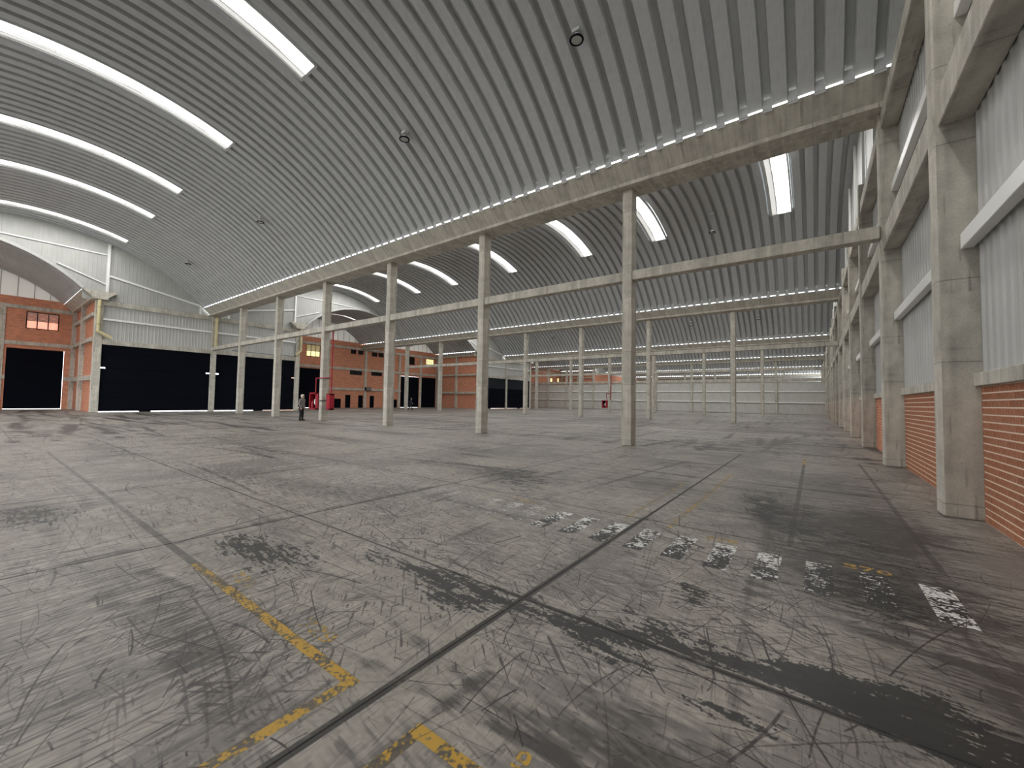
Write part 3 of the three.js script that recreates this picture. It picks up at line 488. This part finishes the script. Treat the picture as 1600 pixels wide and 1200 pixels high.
// ------------------------------------------------------------------ annexes: brick end walls and side walls
const rectPath = ([za, zb, y0, y1]) => pathOf([[za, y0], [zb, y0], [zb, y1], [za, y1]]);
function endWall(label, z0, z1, holes, posts, arc) {   // wall in the plane x = XE, z0 > z1
  const w = struct('wall_annex', label, 'wall');
  const s = shapeOf([[z0, 0], [z1, 0], [z1, 10.35], [z0, 10.35]]); s.holes = holes.map(rectPath);
  part('brick_face', slabX(s, XE - 0.25, XE), M.brickwall, w);
  const clear = (za, zb, y0, y1) => holes.every(h => h[3] <= y0 + 0.02 || h[2] >= y1 - 0.02 || Math.max(h[0], h[1]) <= zb || Math.min(h[0], h[1]) >= za);
  for (const [y0, y1] of [[5.92, 6.26], [9.25, 9.60], [2.75, 3.10]]) {
    let runs = [[z1, z0]]; for (const h of holes) if (h[2] < y1 && h[3] > y0) { const lo = Math.min(h[0], h[1]), hi = Math.max(h[0], h[1]); runs = runs.flatMap(([a, b]) => hi <= a || lo >= b ? [[a, b]] : [[a, lo], [hi, b]].filter(([p, q]) => q - p > 0.05)); }
    for (const [a, b] of runs) part('band', box(XE, XE + 0.10, y0, y1, a, b, 0.008), M.concrete, w);
  }
  for (const z of posts) part('pilaster', box(XE, XE + 0.13, 0, 9.45, z - 0.2, z + 0.2, 0.012), M.concrete, w);
  const zc = arc, top_ = arcPts(ARC2, zc, 0.16, 16).filter(p => p[1] > 10.3), n = 14;
  for (let i = 0; i < n; i++) { const a = zc + 7 - i, b = a - 1.004, y = z => ARC2.yc + Math.sqrt(Math.max(0, (ARC2.R + 0.16) ** 2 - (z - zc) ** 2)); if (Math.max(y(a), y(b)) > 10.4) part('gable_sheet', slabX(shapeOf([[a, 10.3], [b, 10.3], [b, Math.max(10.31, y(b))], [a, Math.max(10.31, y(a))]]), XE - 0.12, XE - 0.08), M.translucent, w); if (i && y(a) > 10.5) part('seam', box(XE - 0.09, XE - 0.06, 10.35, y(a) - 0.2, a - 0.03, a + 0.03, 0.004), M.cladding, w); }
  return w;
}
let winN = 0, doorN = 4;
function windowAt(label, [za, zb, y0, y1], louvre, mullions = 2, glass = M.darkRoomPane) {
  const w = struct(`window_${++winN}`, label, 'window'), lo = Math.min(za, zb), hi = Math.max(za, zb), x0 = XE - 0.16, x1 = XE - 0.06, f = 0.07;
  part('frame', [box(x0, x1, y0, y0 + f, lo, hi, 0.004), box(x0, x1, y1 - f, y1, lo, hi, 0.004), box(x0, x1, y0, y1, lo, lo + f, 0.004), box(x0, x1, y0, y1, hi - f, hi, 0.004)], M.black, w);
  for (let k = 1; k < mullions + 1; k++) { const z = lo + (hi - lo) * k / (mullions + 1); part('mullion', box(x0, x1, y0 + f, y1 - f, z - 0.03, z + 0.03, 0.004), M.black, w); }
  for (let k = 0; k <= mullions; k++) part('pane', box(XE - 0.115, XE - 0.105, y0 + f, y1 - f, lo + (hi - lo) * k / (mullions + 1) + 0.03, lo + (hi - lo) * (k + 1) / (mullions + 1) - 0.03, 0.001), glass, w);
  if (louvre) for (let y = y0 + (y1 - y0) * 0.46; y < y1 - 0.1; y += 0.12) part('louvre', box(XE - 0.10, XE - 0.06, y, y + 0.10, lo + f, hi - f, 0.006), M.louvre, w);
}
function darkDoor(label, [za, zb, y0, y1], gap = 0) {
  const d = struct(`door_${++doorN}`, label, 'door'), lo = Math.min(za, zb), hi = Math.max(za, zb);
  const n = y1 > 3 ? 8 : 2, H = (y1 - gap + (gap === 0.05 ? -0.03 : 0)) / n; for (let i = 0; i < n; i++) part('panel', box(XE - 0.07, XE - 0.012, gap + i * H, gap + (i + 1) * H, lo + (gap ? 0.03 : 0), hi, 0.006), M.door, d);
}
const A1 = { big: [-1.95, -5.5, 0, 5.6], win: [-2.98, -5.05, 7.5, 9.12] };
endWall('brick end wall of the annex beyond the dark doors, with one barred window', 9.4, -6.3, [A1.big, A1.win], [-1.6, 3.9], 1.61);
darkDoor('dark annex door edged with thin bright daylight gaps under a barred window', A1.big, 0.045); windowAt('barred annex window with pinkish light in its lower panes', A1.win, true, 2, M.panePink);
const A2h = { big: [-24.4, -31.2, 0, 5.75], w1: [-28.96, -31.0, 7.48, 9.2], w2: [-35.9, -36.85, 8.55, 9.2], w3: [-37.2, -38.15, 8.55, 9.2], w4: [-35.87, -38.0, 5.22, 5.9], d1: [-35.2, -36.1, 0, 2.02], d2: [-37.44, -38.3, 0, 2.0], r1: [-32.95, -34.5, 0, 1.4] };
endWall('brick end wall of the annex behind the fire-hose column, with small windows and low doorways', -22.75, RZ(2), Object.values(A2h), [-31.75], -30.68);
darkDoor('tall dark annex doorway behind the standing man', A2h.big, 0.06); windowAt('black-framed annex window glowing yellowish, above the tall dark doorway', A2h.w1, true, 2, M.paneYellow);
windowAt('small high black window on the annex brick wall, farther from its corner', A2h.w2, false, 0); windowAt('small high black window on the annex brick wall, beside its corner', A2h.w3, false, 0); windowAt('wide low black window with a bright sill line on the annex brick wall', A2h.w4, false, 1);
darkDoor('narrow dark doorway in the annex brick wall next to the low wide opening', A2h.d1); darkDoor('narrow dark doorway in the annex brick wall under the black wall speaker', A2h.d2); darkDoor('low wide dark opening beside the red hose pipe', A2h.r1);
const A3h = { w1: [-39.7, -40.75, 8.5, 9.17], w2: [-40.95, -42.0, 8.5, 9.17], w3: [-39.7, -41.8, 5.3, 5.9], d1: [-39.55, -40.36, 0, 1.96], r1: [-42.6, -45.0, 0, 1.4], b1: [-45.7, -49.85, 0, 5.6], b2: [-50.4, -53.9, 0, 5.6], w4: [-47.4, -48.7, 7.74, 9.16], w5: [-51.46, -53.4, 8.06, 9.2] };
endWall('brick end wall of the annex with two tall dark doorways', RZ(2), -54.3, Object.values(A3h), [RZ(2), -45.35, -50.12], -46.53);
windowAt('small high black window just past the annex corner pilaster', A3h.w1, false, 0); windowAt('second small high black window past the annex corner pilaster', A3h.w2, false, 0); windowAt('wide low black window just past the annex corner pilaster', A3h.w3, false, 1);
windowAt('tall black-framed window above the first tall dark doorway', A3h.w4, false, 1); windowAt('bright yellowish window above the second tall dark doorway', A3h.w5, false, 3, M.paneYellow);
darkDoor('narrow dark doorway just past the annex corner pilaster', A3h.d1); darkDoor('low wide dark opening half hidden by a front column', A3h.r1); darkDoor('tall dark doorway with daylight along its top edge, behind the walking figure', A3h.b1, 0.05); darkDoor('tall dark doorway next to the brick panel wall', A3h.b2);
endWall('brick end wall of the last annex by the pale panel wall', -70.95, RZ(4), [], [-78], -78.82);
const A5h = { w1: [-96.3, -97.6, 6.9, 8.0], w2: [-100.2, -101.2, 6.9, 8.2] };
endWall('brick end wall seen over the pale panel wall, with two bright windows', RZ(4), -102.6, Object.values(A5h), [-95.2], -94.67);
windowAt('small bright window in the brickwork seen over the pale panel wall', A5h.w1, false, 0, M.paneYellow); windowAt('narrow bright window in the brickwork seen over the pale panel wall', A5h.w2, false, 0, M.paneYellow);
function sideWall(label, z, s) {   // brick infill between concrete posts; face toward +s z
  const w = struct('wall_annex', label, 'wall'), za = z - 0.12, zb = z + 0.12;
  part('brick_face', box(XE, XL - 0.42, 0, 9.5, za, zb, 0.004), M.brickwall, w);
  for (const x of [-58.38, -53.3]) part('post', box(x - 0.22, x + 0.22, 0, 9.45, z - 0.42, z + 0.42, 0.015), M.concrete, w);
  for (const [y0, y1] of [[2.66, 3.06], [5.95, 6.28], [8.05, 8.35]]) part('band', box(XE, XL - 0.42, y0, y1, z - 0.36, z + 0.36, 0.01), M.concrete, w);
  const g = top('gutter_beam', `short gutter beam on the ${label}`, 'beam', { at: [0, 0, z], kind: 'structure' }); part('trough', gutter(XE, XL + 0.25), M.concrete, g); part('end_plate', slabX(shapeOf([[-0.48, 9.45], [0.48, 9.45], [0.48, 9.60], [1.04, 10.11], [-1.04, 10.11], [-0.48, 9.60]]), XL + 0.25, XL + 0.31), M.concrete, g);
}
sideWall('brick and concrete annex side wall next to the corner downpipe', -6.31, 1); sideWall('annex side wall behind the standing man', -22.76, -1);
sideWall('brick panel wall framed in concrete between two tall columns', -54.45, 1); sideWall('annex side wall near the pale panel wall', -70.9, -1); sideWall('brick side wall beyond the pale panel wall', -102.59, 1);
{ const w = struct('wall_annex', 'side wall of the annex beyond the dark doors, behind the viewer', 'wall'); part('brick_face', box(XE, XL, 0, 10.2, 9.3, 9.6, 0.01), M.brickwall, w); }

// ------------------------------------------------------------------ pale panel wall at the back, wall behind the viewer, far end
const wb = struct('wall_back', 'pale sheet panel wall between concrete columns with open air above it', 'wall');
for (let i = -1; i <= 7; i++) {
  const xa = i === 7 ? XE : i === 6 ? -53.115 : CX(i + 1) + 0.185, xb = i < 0 ? 1.47 : i === 7 ? -53.485 : CX(i) - 0.185, z = RZ(4);
  if (i >= 0 && i < 7) part('column', box(CX(i) - 0.185, CX(i) + 0.185, 0, 9.45, z - 0.235, z + 0.235, 0.02), M.concrete, wb);
  if (i === 7) part('column', box(-53.485, -53.115, 0, 9.45, z - 0.235, z + 0.235, 0.02), M.concrete, wb);
  for (const [y0, y1] of [[0.06, 1.97], [2.07, 3.92], [4.02, 5.72]]) part('panel', box(xa, xb, y0, y1, z - 0.10, z - 0.04, 0.01), M.panel, wb);
  for (const y of [2.02, 3.97]) part('rail', box(xa, xb, y - 0.09, y + 0.09, z - 0.03, z + 0.16, 0.006), M.white, wb);
  part('beam', box(xa, xb, 5.80, 6.30, z - 0.2, z + 0.2, 0.012), M.concrete, wb);
}
const wf = struct('wall_front', 'sheet wall with open doorways behind the viewer', 'wall');
{ // three tall doorways stand open behind the viewer: daylight from there lies on the column faces turned that way
  const s = new THREE.Shape([[XE, 0], [XR + 0.3, 0], [XR + 0.3, 10.2], [XE, 10.2]].map(p => new THREE.Vector2(...p)));
  s.holes = [[-45.5, -38.1], [-37.2, -29.8], [-28.9, -21.5]].map(([a, b]) => new THREE.Path([[a, 0.01], [b, 0.01], [b, 5.7], [a, 5.7]].map(p => new THREE.Vector2(...p))));
  const g = new THREE.ExtrudeGeometry(s, { depth: 0.18, bevelEnabled: false }); g.translate(0, 0, 9.62); part('sheet', boxUV(g), M.cladding, wf);
}
const we = struct('wall_end', 'sheet wall closing the farthest vault', 'wall');
part('sheet', box(XE, XR + 0.3, 0, 10.2, -135.6, -135.2, 0.01), M.cladding, we);

// ------------------------------------------------------------------ services: downpipes, hose cabinets, lamps, speaker
function downpipe(label, pts, r = 0.13) { const t = top('downpipe', label, 'pipe'); part('pipe', tube(pts, r), M.cream, t); for (const p of pts.slice(0, 2)) part('bracket', new THREE.TorusGeometry(r * 1.12, 0.015, 6, 14).rotateX(Math.PI / 2).translate(p[0], p[1] + (p === pts[0] ? -0.6 : 0.6), p[2]), M.steel, t); }
downpipe('cream rainwater downpipe with bent foot on the annex corner column', [[XL + 0.19, 9.4, -6.30], [XL + 0.19, 6.75, -6.30], [XL + 0.19, 6.25, -7.15]]);
downpipe('cream rainwater downpipe on the column between the two dark doors', [[XL + 0.19, 9.4, RZ(1) - 0.08], [XL + 0.19, 6.43, RZ(1) - 0.08]]);
downpipe('cream rainwater downpipe with bent foot beside the yellowish annex window', [[XL + 0.19, 9.4, -22.95], [XL + 0.19, 6.9, -22.95], [XL + 0.19, 6.3, -22.4]]);
function hoseCabinet(label, at, w, h, d, open, reach) {
  const t = top('hose_cabinet', label, 'cabinet', { at });
  for (const y of [0.2, h - 0.25]) part('bracket', box(Math.min(reach, Math.sign(reach) * w / 2), Math.max(reach, Math.sign(reach) * w / 2), y, y + 0.05, -0.12, -0.04, 0.004), M.steel, t);
  part('back', box(-w / 2, w / 2, 0, h, -d / 2, -d / 2 + 0.02, 0.004), open ? M.black : M.red, t);
  part('frame', [box(-w / 2, w / 2, 0, 0.1, -d / 2, d / 2, 0.006), box(-w / 2, w / 2, h - 0.1, h, -d / 2, d / 2, 0.006), box(-w / 2, -w / 2 + 0.1, 0, h, -d / 2, d / 2, 0.006), box(w / 2 - (open ? 0.34 : 0.1), w / 2, 0, h, -d / 2, d / 2, 0.006)], M.red, t);
  if (open) {
    part('hose', new THREE.TorusGeometry(0.19, 0.055, 8, 20).translate(0.12, 0.55, 0.02), M.white, t);
    part('hose_tail', tube([[0.10, 0.36, 0.06], [0.14, 0.95, 0.06]], 0.035), M.white, t);
    const e = part('extinguisher', new THREE.LatheGeometry([[0, 0], [0.085, 0], [0.09, 0.03], [0.09, 0.38], [0.06, 0.45], [0.025, 0.48], [0.025, 0.54], [0, 0.55]].map(p => new THREE.Vector2(...p)), 16).translate(-0.30, 0.10, 0.05), M.red, t); part('valve', box(-0.34, -0.24, 0.63, 0.67, 0.03, 0.07, 0.004), M.black, e);
  } else part('door', box(-w / 2 + 0.1, w / 2 - 0.1, 0.1, h - 0.1, d / 2 - 0.03, d / 2 - 0.01, 0.004), M.red, t);
}
const HX = CX(3), HZ = RZ(1);
hoseCabinet('open red fire-hose cabinet with white hose, beside the standing man', [HX - 0.95, 0.70, HZ + 0.05], 1.18, 1.18, 0.34, true, 0.762);
hoseCabinet('closed red fire-hose cabinet on the far side of the hose column', [HX + 0.66, 0.72, HZ - 0.1], 0.42, 1.10, 0.34, false, -0.472);
{ const t = top('hose_pipe', 'thin red fire water pipe climbing beside the hose column', 'pipe'); part('riser', tube([[HX + 0.92, 1.84, HZ], [HX + 0.92, 6.03, HZ]], 0.045), M.red, t); part('branch', tube([[HX - 0.52, 1.89, HZ + 0.30], [HX - 0.52, 2.86, HZ + 0.30], [HX + 0.92, 2.86, HZ + 0.30], [HX + 0.92, 2.86, HZ]], 0.035), M.red, t); for (const y of [1.30, 2.80]) part('clamp', [box(HX - 0.21, HX + 0.21, y, y + 0.07, HZ + 0.24, HZ + 0.262, 0.004), box(HX - 0.21, HX + 0.21, y, y + 0.07, HZ - 0.262, HZ - 0.24, 0.004), box(HX + 0.188, HX + 0.21, y, y + 0.07, HZ - 0.24, HZ + 0.24, 0.004), box(HX - 0.21, HX - 0.188, y, y + 0.07, HZ - 0.24, HZ + 0.24, 0.004)], M.steel, t); }
hoseCabinet('small distant red hose cabinet with white reel in front of the pale panel wall', [HX - 0.72, 0.62, RZ(3) + 0.1], 1.0, 1.25, 0.34, true, 0.535);
{ const t = top('hose_pipe', 'distant dark red fire water pipe in front of the pale panel wall', 'pipe'); part('riser', tube([[HX + 0.30, 1.95, RZ(3) + 0.12], [HX + 0.30, 6.035, RZ(3) + 0.12]], 0.06), M.red, t); part('branch', tube([[HX - 0.40, 1.9, RZ(3) + 0.12], [HX - 0.40, 3.0, RZ(3) + 0.33], [HX + 0.30, 3.0, RZ(3) + 0.33], [HX + 0.30, 3.0, RZ(3) + 0.12]], 0.05), M.red, t); }
function lamp(label, x, y, z, roofY) {
  const t = top('highbay_lamp', label, 'lamp', { at: [x, y, z], group: 'unlit round high-bay lamps' });
  part('rod', tube([[0, 0.14, 0], [0, roofY - y - 0.025, 0]], 0.012, 6), M.steel, t);
  part('driver_box', new THREE.CylinderGeometry(0.09, 0.12, 0.14, 16).translate(0, 0.09, 0), M.cladding, t);
  part('housing_ring', new THREE.TorusGeometry(0.185, 0.030, 8, 28).rotateX(Math.PI / 2), M.black, t);
  part('lens', new THREE.CylinderGeometry(0.17, 0.17, 0.02, 24), M.cladding, t);
  part('junction_box', box(-0.12, 0.12, roofY - y - 0.16, roofY - y - 0.05, -0.08, 0.08, 0.006), M.cladding, t);
}
const roofAt = (n, z) => ARC.yc + Math.sqrt(ARC.R ** 2 - (z - NZ(n)) ** 2);
[['unlit round high-bay lamp hanging highest and largest under the roof overhead', -5.57], ['unlit round high-bay lamp hanging second along the roof overhead', -13.55], ['small unlit high-bay lamp hanging third along the roof overhead', -27.4], ['tiny unlit high-bay lamp hanging near the far gable of the roof overhead', -41.2]].forEach(([l, x]) => lamp(l, x, 12.33, -10.4, roofAt(1, -10.4)));
lamp('faint unlit high-bay lamp under the second vault between two skylights', -5.45, 13.2, -29.8, roofAt(2, -29.8));
[-5.45, -13.35, -27.6, -35.1].forEach((x, i) => lamp(`tiny unlit high-bay lamp under the third vault, ${ORD[i]} from the brick-based wall`, x, 12.15, -58.4, roofAt(3, -58.4)));
{ const t = top('wall_speaker', 'black box speaker on the concrete band at the annex corner', 'speaker', { at: [XE + 0.3, 2.80, -39.0] }); part('cabinet', box(-0.17, 0.17, 0, 0.52, -0.5, 0.5, 0.015), M.black, t); part('grille', box(0.17, 0.18, 0.05, 0.47, -0.45, 0.45, 0.003), M.steel, t); part('bracket', box(-0.22, -0.15, 0.15, 0.35, -0.1, 0.1, 0.004), M.steel, t); }
{ const t = top('conduit', 'dark conduit run with bright clips along the lintel of the second dark door', 'conduit'); part('run', tube([[XL + 0.05, 6.22, RZ(1) - 1.6], [XL + 0.05, 6.18, RZ(1) - 4.5], [XL + 0.05, 6.22, RZ(1) - 7.9]], 0.035, 8), M.steel, t); for (const z of [-2.2, -4.0, -6.5, -7.6]) part('clip', box(XL - 0.04, XL + 0.07, 6.16, 6.28, RZ(1) + z - 0.03, RZ(1) + z + 0.03, 0.003), M.white, t); }

// ------------------------------------------------------------------ people
function blob(bones, n = 72) {   // bones: [ax, ay, az, ra, bx, by, bz, rb]; smooth union meshed by marching cubes
  const lo = [9, 9, 9], hi = [-9, -9, -9];
  for (const b of bones) for (const o of [0, 4]) for (let k = 0; k < 3; k++) { lo[k] = Math.min(lo[k], b[o + k] - b[o + 3] - 0.03); hi[k] = Math.max(hi[k], b[o + k] + b[o + 3] + 0.03); }
  const size = Math.max(hi[0] - lo[0], hi[1] - lo[1], hi[2] - lo[2]) * 1.1, c = lo.map((v, i) => (v + hi[i]) / 2);
  const mc = new MarchingCubes(n, new THREE.MeshBasicMaterial(), false, false, 60000); mc.isolation = 0; const hs = n / 2, K = 0.022;
  for (let k = 0; k < n; k++) for (let j = 0; j < n; j++) for (let i = 0; i < n; i++) {
    const x = c[0] + (i - hs) / hs * size / 2, y = c[1] + (j - hs) / hs * size / 2, z = c[2] + (k - hs) / hs * size / 2; let d = 9;
    for (const b of bones) {
      const ex = b[4] - b[0], ey = b[5] - b[1], ez = b[6] - b[2], px = x - b[0], py = y - b[1], pz = z - b[2], t = Math.max(0, Math.min(1, (px * ex + py * ey + pz * ez) / (ex * ex + ey * ey + ez * ez + 1e-9)));
      const q = Math.hypot(px - ex * t, py - ey * t, pz - ez * t) - (b[3] + (b[7] - b[3]) * t), h = Math.max(0, K - Math.abs(d - q)) / K; d = Math.min(d, q) - h * h * K / 4;
    }
    mc.field[i + j * n + k * n * n] = -d;
  }
  mc.update();
  const g = new THREE.BufferGeometry(); g.setAttribute('position', new THREE.Float32BufferAttribute(Array.from(mc.positionArray.slice(0, mc.count * 3)), 3));
  g.scale(size / 2, size / 2, size / 2); g.translate(...c); const m = mergeVertices(g, 1e-4); m.computeVertexNormals(); return m;
}
// figures face +z; y up from the feet
function person(label, at, turn, S, mats) {
  const t = top('person', label, 'person', { at, turn });
  const arm = (s, [sx, sy, sz], [ex, ey, ez], [hx, hy, hz], g) => [[s * sx, sy, sz, 0.062 + g, s * ex, ey, ez, 0.048 + g], [s * ex, ey, ez, 0.046 + g, s * hx, hy, hz, 0.032 + g * 0.8]];
  const leg = (s, k, a, g) => [[s * 0.09, 0.88, 0, 0.095 + g, s * 0.095, k[1], k[2], 0.062 + g], [s * 0.095, k[1], k[2], 0.060 + g, s * 0.095, a[1], a[2], 0.042 + g]];
  const hand = (s, [hx, hy, hz]) => [[s * hx, hy - 0.03, hz, 0.03, s * hx, hy - 0.09, hz + 0.01, 0.03], ...[-1, 0, 1, 2].map(f => [s * hx, hy - 0.09, hz + (f - 0.5) * 0.02, 0.010, s * (hx - 0.01), hy - 0.165 + Math.abs(f - 0.5) * 0.012, hz + 0.012 + (f - 0.5) * 0.02, 0.008]), [s * hx, hy - 0.05, hz + 0.03, 0.012, s * (hx - 0.005), hy - 0.11, hz + 0.055, 0.009]];
  const ln = S.lean || 0, torso = g => [[0, 0.95, 0, 0.115 + g, 0, 1.15, ln * 0.4, 0.12 + g], [-0.05, 0.93, 0, 0.10 + g, 0.05, 0.93, 0, 0.10 + g], [-0.10, 1.30, ln * 0.7, 0.085 + g, 0.10, 1.30, ln * 0.7, 0.085 + g], [0, 1.12, ln * 0.4, 0.12 + g, 0, 1.32, ln * 0.75, 0.11 + g], [-0.13, 1.38, ln * 0.85, 0.055 + g, 0.13, 1.38, ln * 0.85, 0.055 + g]];
  const hd = [0, 1.575, ln + 0.03];
  const head = [[0, 1.40, ln * 0.9, 0.052, 0, 1.50, ln, 0.05], [0, 1.60, ln + 0.01, 0.088, 0, 1.585, ln + 0.045, 0.08], [0, 1.51, ln + 0.055, 0.045, 0, 1.54, ln + 0.05, 0.055], [0, 1.575, ln + 0.125, 0.012, 0, 1.555, ln + 0.142, 0.014], [-0.085, 1.575, ln + 0.01, 0.018, -0.088, 1.60, ln, 0.02], [0.085, 1.575, ln + 0.01, 0.018, 0.088, 1.60, ln, 0.02], [-0.02, 1.52, ln + 0.105, 0.008, 0.02, 1.52, ln + 0.105, 0.008]];
  const arms = g => S.arms.flatMap((a, i) => arm(i ? 1 : -1, ...a, g)), legs = g => S.legs.flatMap((l, i) => leg(i ? 1 : -1, ...l, g));
  part('body', blob([...torso(-0.02), ...arms(-0.008), ...legs(-0.01), ...head, ...S.arms.flatMap((a, i) => hand(i ? 1 : -1, a[2]))], 110), mats.skin, t);
  part('jacket', blob([...torso(0.03), ...arms(0.016), [-0.07, 0.84, -0.01, 0.115, 0.07, 0.84, -0.01, 0.115]]), mats.jacket, t);
  part('trousers', blob(legs(0.014).concat([[-0.06, 0.90, 0, 0.12, 0.06, 0.90, 0, 0.12]])), mats.trousers, t);
  S.legs.forEach(([k, a], i) => part('shoe', blob([[(i ? 1 : -1) * 0.095, Math.max(0.045, a[1] - 0.05), a[2] - 0.03, 0.044, (i ? 1 : -1) * 0.105, 0.036 + Math.max(0, a[1] - 0.1) * 0.4, a[2] + 0.16, 0.034]], 32), M.black, t));
  part('hair', blob([[0, 1.625, ln - 0.01, 0.094, 0, 1.655, ln + 0.02, 0.082], [0, 1.575, ln - 0.035, 0.075, 0, 1.63, ln - 0.03, 0.085]], 40), mats.hair, t);
  for (const s of [-1, 1]) part('eye', new THREE.SphereGeometry(0.011, 8, 6).translate(s * 0.032, 1.59, ln + 0.118), M.black, t);
  return t;
}
const skin = std({ color: new THREE.Color(0.45, 0.26, 0.18), roughness: 0.6 });
const face = (dx, dz) => Math.atan2(dx, dz);
person('grey-haired man in grey jacket and dark trousers standing by the hose column', [-27.35, 0, -13.32], face(0.80, -0.45), { lean: 0.05, arms: [[[0.19, 1.36, 0.04], [0.235, 1.10, 0.0], [0.20, 0.88, 0.10]], [[0.19, 1.36, 0.04], [0.235, 1.10, 0.0], [0.20, 0.88, 0.10]]], legs: [[[0, 0.48, 0.015], [0, 0.09, -0.03]], [[0, 0.48, 0.03], [0, 0.09, 0.02]]] },
  { skin, jacket: std({ color: new THREE.Color(0.22, 0.21, 0.205), roughness: 0.9 }), trousers: std({ color: new THREE.Color(0.022, 0.02, 0.024), roughness: 0.9 }), hair: std({ color: new THREE.Color(0.68, 0.66, 0.62), roughness: 0.8 }) });
person('distant figure in dark blue clothes striding past the tall dark doorway', [-44.48, 0, -36.4], face(0.7, -0.7), { lean: 0.10, arms: [[[0.19, 1.36, 0.06], [0.24, 1.12, 0.14], [0.2, 1.0, 0.33]], [[0.19, 1.36, 0.06], [0.24, 1.12, 0.12], [0.2, 1.0, 0.30]]], legs: [[[0, 0.49, 0.16], [0, 0.10, 0.26]], [[0, 0.48, -0.06], [0, 0.14, -0.34]]] },
  { skin, jacket: std({ color: new THREE.Color(0.016, 0.022, 0.04), roughness: 0.9 }), trousers: std({ color: new THREE.Color(0.012, 0.014, 0.022), roughness: 0.9 }), hair: std({ color: new THREE.Color(0.05, 0.045, 0.04), roughness: 0.8 }) });

scene.traverse(o => { if (o.isMesh) o.castShadow = o.receiveShadow = true; });
renderer.render(scene, camera);
